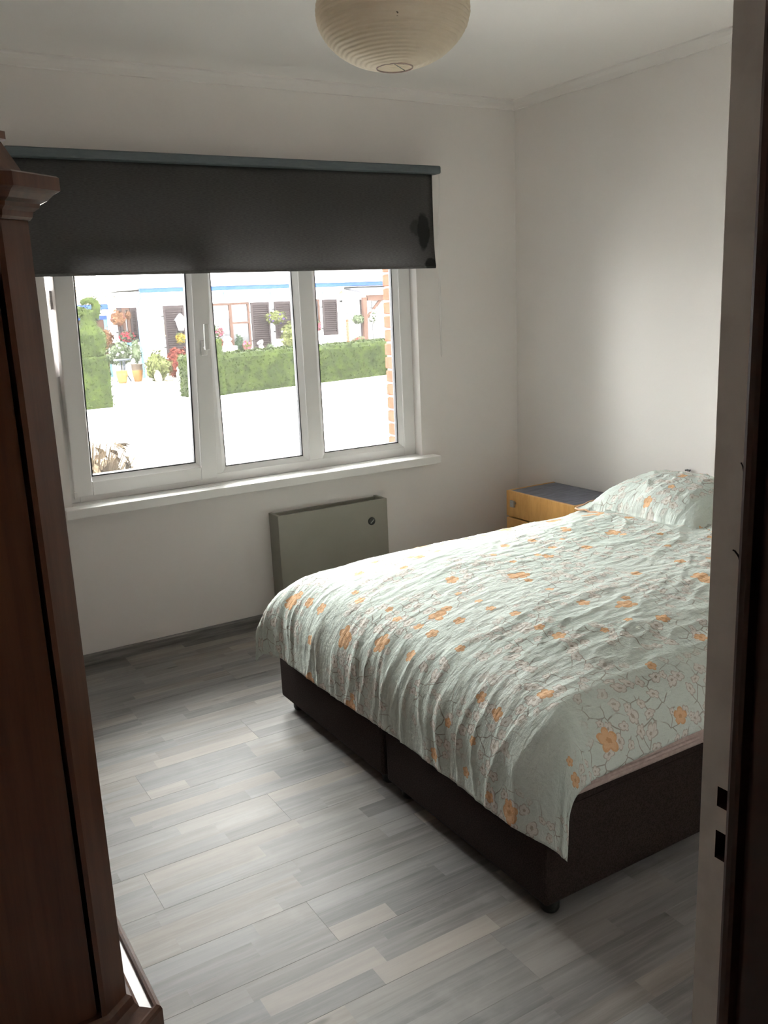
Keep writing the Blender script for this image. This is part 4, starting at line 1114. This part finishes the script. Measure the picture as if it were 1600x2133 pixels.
def pot(name, label, px0, px1, py0, Y, mats, prof=((.62, 0), (.78, .2), (1.0, .65), (.96, .92), (1.06, .95), (1.06, 1.0), (.9, 1.0), (.86, .9), (0.01, .88)), cat='pot'):
    x0, x1 = at(px0, py0, Y).x, at(px1, py0, Y).x; zt_ = at((px0+px1)/2, py0, Y).z; R0 = (x1-x0)/2/1.06; H = zt_-(ZG+.02)
    t = thing(name, ((x0+x1)/2, Y, ZG+.02), label, cat)
    lo = [(r*R0, z*H) for r, z in prof if z <= .65 and r > .1]; hi = [(r*R0, z*H) for r, z in prof if z >= .65]
    b_ = B(); lathe(b_, lo, ((x0+x1)/2, Y, ZG+.02), 20, False, True); obj('pot_body', b_, mats[0], t, True)
    b_ = B(); lathe(b_, hi, ((x0+x1)/2, Y, ZG+.02), 20); obj('pot_rim', b_, mats[1], t, True)
    return t, (x0+x1)/2, zt_
pot('glazed_pot', 'tall brown and ochre glazed garden pot with a thin plant in it', 272, 297, 758, 26.4, ('terracotta', 'potbrown'))
plant('potted_shrub', 'thin pale shrub growing in the tall glazed pot', 274, 293, 708, 757, 26.4, 'bushg', 160, .09, stem_to=at(284, 757, 26.4).z, cat='shrub')
pot('terracotta_planter', 'wide orange terracotta planter under the iron table', 240, 266, 772, 26.2, ('terracotta', 'terracotta'))
plant('variegated_shrub', 'pale variegated shrub behind the iron table', 223, 276, 716, 758, 27.22, 'bushg', 800, .11, cat='shrub', flower='fl_white', nf=30)
plant('brown_shrub', 'reddish brown shrub beside the garage door', 207, 236, 688, 735, 28.0, 'bushb', 350, .11, cat='shrub')
# iron table
c = at(256, 760, 26.6); it = thing('iron_table', (c.x, 26.6, ZG+.02), 'blue-grey wrought iron garden table by the planters', 'table')
tzz = at(256, 748, 26.6).z; b_ = B(); lathe(b_, [(.0001, .0), (.26, .0), (.26, .03), (.0001, .03)], (c.x, 26.6, tzz-.03), 20); obj('tabletop', b_, 'iron', it)
for k in range(3):
    an = 2*PI*k/3+.4; b_ = B(); tube(b_, [(c.x+.08*math.cos(an), 26.6+.08*math.sin(an), tzz-.03), (c.x+.05*math.cos(an), 26.6+.05*math.sin(an), (tzz+ZG)/2), (c.x+.24*math.cos(an), 26.6+.24*math.sin(an), ZG+.02)], .02, 6); obj('leg', b_, 'iron', it)
plant('potted_geranium', 'red geranium basket hanging at the entrance window', 249, 279, 692, 711, 27.52, 'bushd', 250, .08, stem_to=9, hang=EY, cat='plant', flower='fl_red', nf=40, fsize=.11)
b_ = B(); q0, q1, w0, w1 = pixbox(258, 279, 721, 709, 27.66); box(b_, q0, q1, 27.52, 27.85, w0, w1, bev=.04); tag(obj('flower_trough', b_, 'ltblue'), 'pale blue flower trough under the red geraniums', 'trough')
plant('dried_basket', 'orange-brown dried hanging basket by the entrance', 231, 259, 650, 677, 27.42, 'bushb', 350, .12, stem_to=9, hang=EY, cat='plant', flower='fl_pink', nf=10)
plant('dried_spray', 'small orange dried spray beside the louvred entrance shutter', 262, 273, 650, 664, 27.6, 'bushb', 90, .10, stem_to=9, hang=EY, cat='plant')
plant('yellow_green_shrub', 'yellow-green shrub in a stone-edged bed at the bungalow corner', 302, 354, 738, 794, 26.0, 'bushy', 900, .10, cat='shrub')
plant('red_maple', 'bushy red maple in front of the dark shutter', 348, 392, 727, 790, 26.85, 'bushr', 900, .11, cat='shrub')
plant('yellow_basket', 'small yellow flower basket hanging on the dark shutter', 367, 385, 694, 715, 27.1, 'bushy', 150, .08, stem_to=9, hang=FY, cat='plant', flower='fl_yellow', nf=30, fsize=.10)
plant('flowering_border', 'low green plant with red flowers behind the white statue', 377, 396, 768, 795, 25.4, 'bushg', 200, .08, cat='plant', flower='fl_red', nf=12)
for k, (px, py, r, lab) in enumerate(((330, 789, .17, 'upright beige stone edging the shrub bed'), (307, 790, .15, 'pale rounded rock next to the downpipe'), (352, 796, .14, 'flat rock below the red maple'))):
    c = at(px, py, 25.6); b_ = B(); s = bmesh.ops.create_icosphere(b_, subdivisions=3, radius=r)['verts']
    for v in s: v.co = Vector((v.co.x*(1 if k else .62), v.co.y*.7, v.co.z*(.6 if k else 1.15)))*(1+.3*nz(v.co.x*6+k, v.co.y*6, v.co.z*6)); v.co += Vector((c.x, 25.6, ZG+.02+r*(.45 if k else .8)))
    tag(obj('garden_rock', b_, 'stone', smooth=True), lab, 'rock', 'rocks edging the shrub bed')
def figure(name, label, px0, px1, py0, py1, Y, prof):
    x0, x1 = at(px0, py0, Y).x, at(px1, py0, Y).x; z1 = at((px0+px1)/2, py0, Y).z; z0 = at((px0+px1)/2, py1, Y).z
    b_ = B(); cx = (x0+x1)/2
    lathe(b_, [(r*(x1-x0)/2, z*(z1-z0)) for r, z in prof], (cx, Y, z0), 18, True, True)
    return b_, cx, z0, z1, (x1-x0)
b_, cx, z0, z1, w_ = figure('', '', 364, 378, 764, 797, 25.3, [(1, 0), (1, .12), (.55, .16), (.6, .35), (.75, .5), (.6, .66), (.25, .74), (.45, .82), (.45, .93), (.2, 1)])
st = thing('garden_statue', (cx, 25.3, z0), 'small white garden statue in front of the red maple', 'statue'); obj('figure', b_, 'statue', st, True)
b_ = B(); tube(b_, [(cx+w_*.3, 25.3, z0+(z1-z0)*.62), (cx+w_*.6, 25.2, z0+(z1-z0)*.5)], .04, 8); obj('arm', b_, 'statue', st, True)
# dog statue on a ledge behind the hedge
q0, q1, w0, w1 = pixbox(456, 494, 731, 724, 26.2)
fo = thing('garden_fountain', ((q0+q1)/2, 26.2, ZG+.02), 'white tiered stone fountain in front of the brown framed window', 'fountain')
b_ = B(); lathe(b_, [(.5*(q1-q0), 0), (.5*(q1-q0), .08), (.3*(q1-q0), .12), (.22*(q1-q0), w0-ZG-.1), (.5*(q1-q0), w0-ZG), (.5*(q1-q0), w1-ZG), (.2*(q1-q0), w1-ZG+.02)], ((q0+q1)/2, 26.2, ZG+.02), 24, True, True); obj('basin', b_, 'statue', fo, True)
zt_ = at(475, 700, 26.2).z; b_ = B(); lathe(b_, [(.30*(q1-q0), 0), (.22*(q1-q0), .1), (.16*(q1-q0), (zt_-w1)*.5), (.26*(q1-q0), (zt_-w1)*.7), (.1*(q1-q0), zt_-w1)], ((q0+q1)/2, 26.2, w1), 20, True, True); obj('finial', b_, 'statue', fo, True)
q0, q1, w0, w1 = pixbox(534, 553, 731, 709, 26.4)
dg = thing('dog_statue', ((q0+q1)/2, 26.4, ZG+.02), 'white sitting dog statue in front of a louvred shutter', 'statue')
H = w1-w0; W_ = q1-q0
b_ = B(); tube(b_, [(q0+W_*.6, 26.4, w0), (q0+W_*.55, 26.4, w0+H*.3), (q0+W_*.45, 26.4, w0+H*.6)], W_*.36, 14, r2=W_*.2); obj('body', b_, 'statue', dg, True)
b_ = B(); tube(b_, [(q0+W_*.7, 26.4, w0+H*.82), (q0+W_*.45, 26.4, w0+H*.84), (q0+W_*.1, 26.38, w0+H*.72)], W_*.24, 12, r2=W_*.12); obj('head', b_, 'statue', dg, True)
for dx in (.3, .5): b_ = B(); tube(b_, [(q0+W_*dx, 26.3, w0+H*.5), (q0+W_*(dx-.08), 26.28, w0)], W_*.09, 8); obj('front_leg', b_, 'statue', dg, True)
b_ = B(); box(b_, q0-.03, q1+.1, 26.2, 26.6, ZG+.02, w0+.01, bev=.02); obj('pedestal', b_, 'statue', dg)
plant('hanging_basket_petunia', 'hanging basket with yellow leaves and purple petunias between two shutters', 557, 592, 649, 673, 27.0, 'bushy', 420, .09, stem_to=9, hang=FY, cat='plant', flower='fl_purple', nf=16, fsize=.1)
plant('yellow_shrub', 'tall pale yellow-green shrub standing against the white wall', 588, 624, 673, 728, 26.6, 'bushy', 700, .10, cat='shrub', flower='fl_white', nf=20)
plant('small_green_shrub', 'small green shrub next to the dog statue', 556, 571, 716, 733, 26.5, 'bushg', 160, .07, cat='shrub')
pk, _, _ = plant('pink_basket', 'hanging basket with pink flowers over the stepped hedge end', 449, 465, 684, 701, 26.6, 'bushg', 160, .08, stem_to=9, hang=FY, cat='plant', flower='fl_pink', nf=14, fsize=.12)
for px in (446, 453, 462): obj('basket_string', tube(B(), [at(447, 655, 26.6), at(px, 692, 26.6)], .010, 5), 'fl_white', pk)
plant('dark_potted_shrub', 'dark green shrub under the scalloped curtain', 491, 508, 698, 736, 26.9, 'bushd', 300, .08, cat='shrub')
plant('orange_border_flowers', 'orange and pink border flowers right of the fountain', 506, 523, 711, 735, 26.5, 'bushy', 120, .07, cat='plant', flower='fl_pink', nf=26, fsize=.1)
plant('red_fountain_plant', 'red-leaved plant beside the white fountain', 453, 464, 706, 726, 25.75, 'bushr', 120, .08, cat='plant')
plant('porch_plant', 'trailing green plant in a pot on the porch corner', 735, 757, 656, 674, 26.0, 'bushg', 240, .09, stem_to=9, hang=FY, cat='plant')
plant('porch_basket', 'white flowering basket hanging in the porch', 768, 784, 645, 672, 26.0, 'bushg', 200, .09, stem_to=9, hang=FY, cat='plant', flower='fl_white', nf=40, fsize=.12)
plant('porch_geranium', 'low green plant with orange blooms by the brick pillar', 733, 762, 702, 715, 25.6, 'bushg', 220, .08, cat='plant', flower='fl_red', nf=14, fsize=.10)
plant('pink_window_plant', 'pink flower on the sill of the curtained window', 657, 668, 668, 687, 27.1, 'bushg', 90, .08, stem_to=9, hang=FY, cat='plant', flower='fl_pink', nf=8, fsize=.12)
# street lantern by the dark shutter
c = at(376, 670, 27.05); ln = thing('garden_lantern', (c.x, 27.05, c.z-.3), 'black coach lantern on a bracket beside the first dark shutter', 'lantern')
b_ = B(); lathe(b_, [(.0001, .26), (.06, .22), (.20, .06), (.21, .04)], c, 6); obj('lantern_cap', b_, 'porchgrey', ln)
b_ = B(); lathe(b_, [(.16, .04), (.08, -.26)], c, 6, False, True); obj('lantern_glass', b_, 'curtain', ln)
b_ = B(); tube(b_, [(c.x, 27.05, c.z-.25), (c.x, 27.05, c.z-.34), (c.x, FY, c.z-.30)], .03, 8); obj('bracket', b_, 'lampblack', ln)

# dry grass clump in the front garden
gc = Vector((1.36, 6.3, ZG))
dgc = thing('dry_grass_clump', gc, 'dry straw-coloured ornamental grass clump below the open sash', 'grass')
b_ = B()
for k in range(800):
    an = random.uniform(0, 2*PI); ln_ = random.uniform(1.0, 1.22); lean = random.uniform(.3, 1.0)
    d = Vector((math.cos(an), math.sin(an)*.6, 0)); p = gc + d*random.uniform(0, .10); w_ = random.uniform(.006, .013)
    prev = None; sd = Vector((-d.y, d.x, 0)).normalized()
    for s in range(6):
        f = s/5; q = p + d*(lean*f**1.7*.75) + Vector((0, 0, ln_*(f - .42*lean*f*f)*1.18))
        ww = w_*(1-f*.8); a, c_ = b_.verts.new(q-sd*ww), b_.verts.new(q+sd*ww)
        if prev: b_.faces.new((prev[0], prev[1], c_, a))
        prev = (a, c_)
o = obj('grass_blades', b_, 'straw', dgc); o['kind'] = 'stuff'
o = obj('dead_leaf_core', blob(B(), (gc.x, gc.y, .08), (.40, .32, .56), 900, .10, .5), 'straw', dgc)
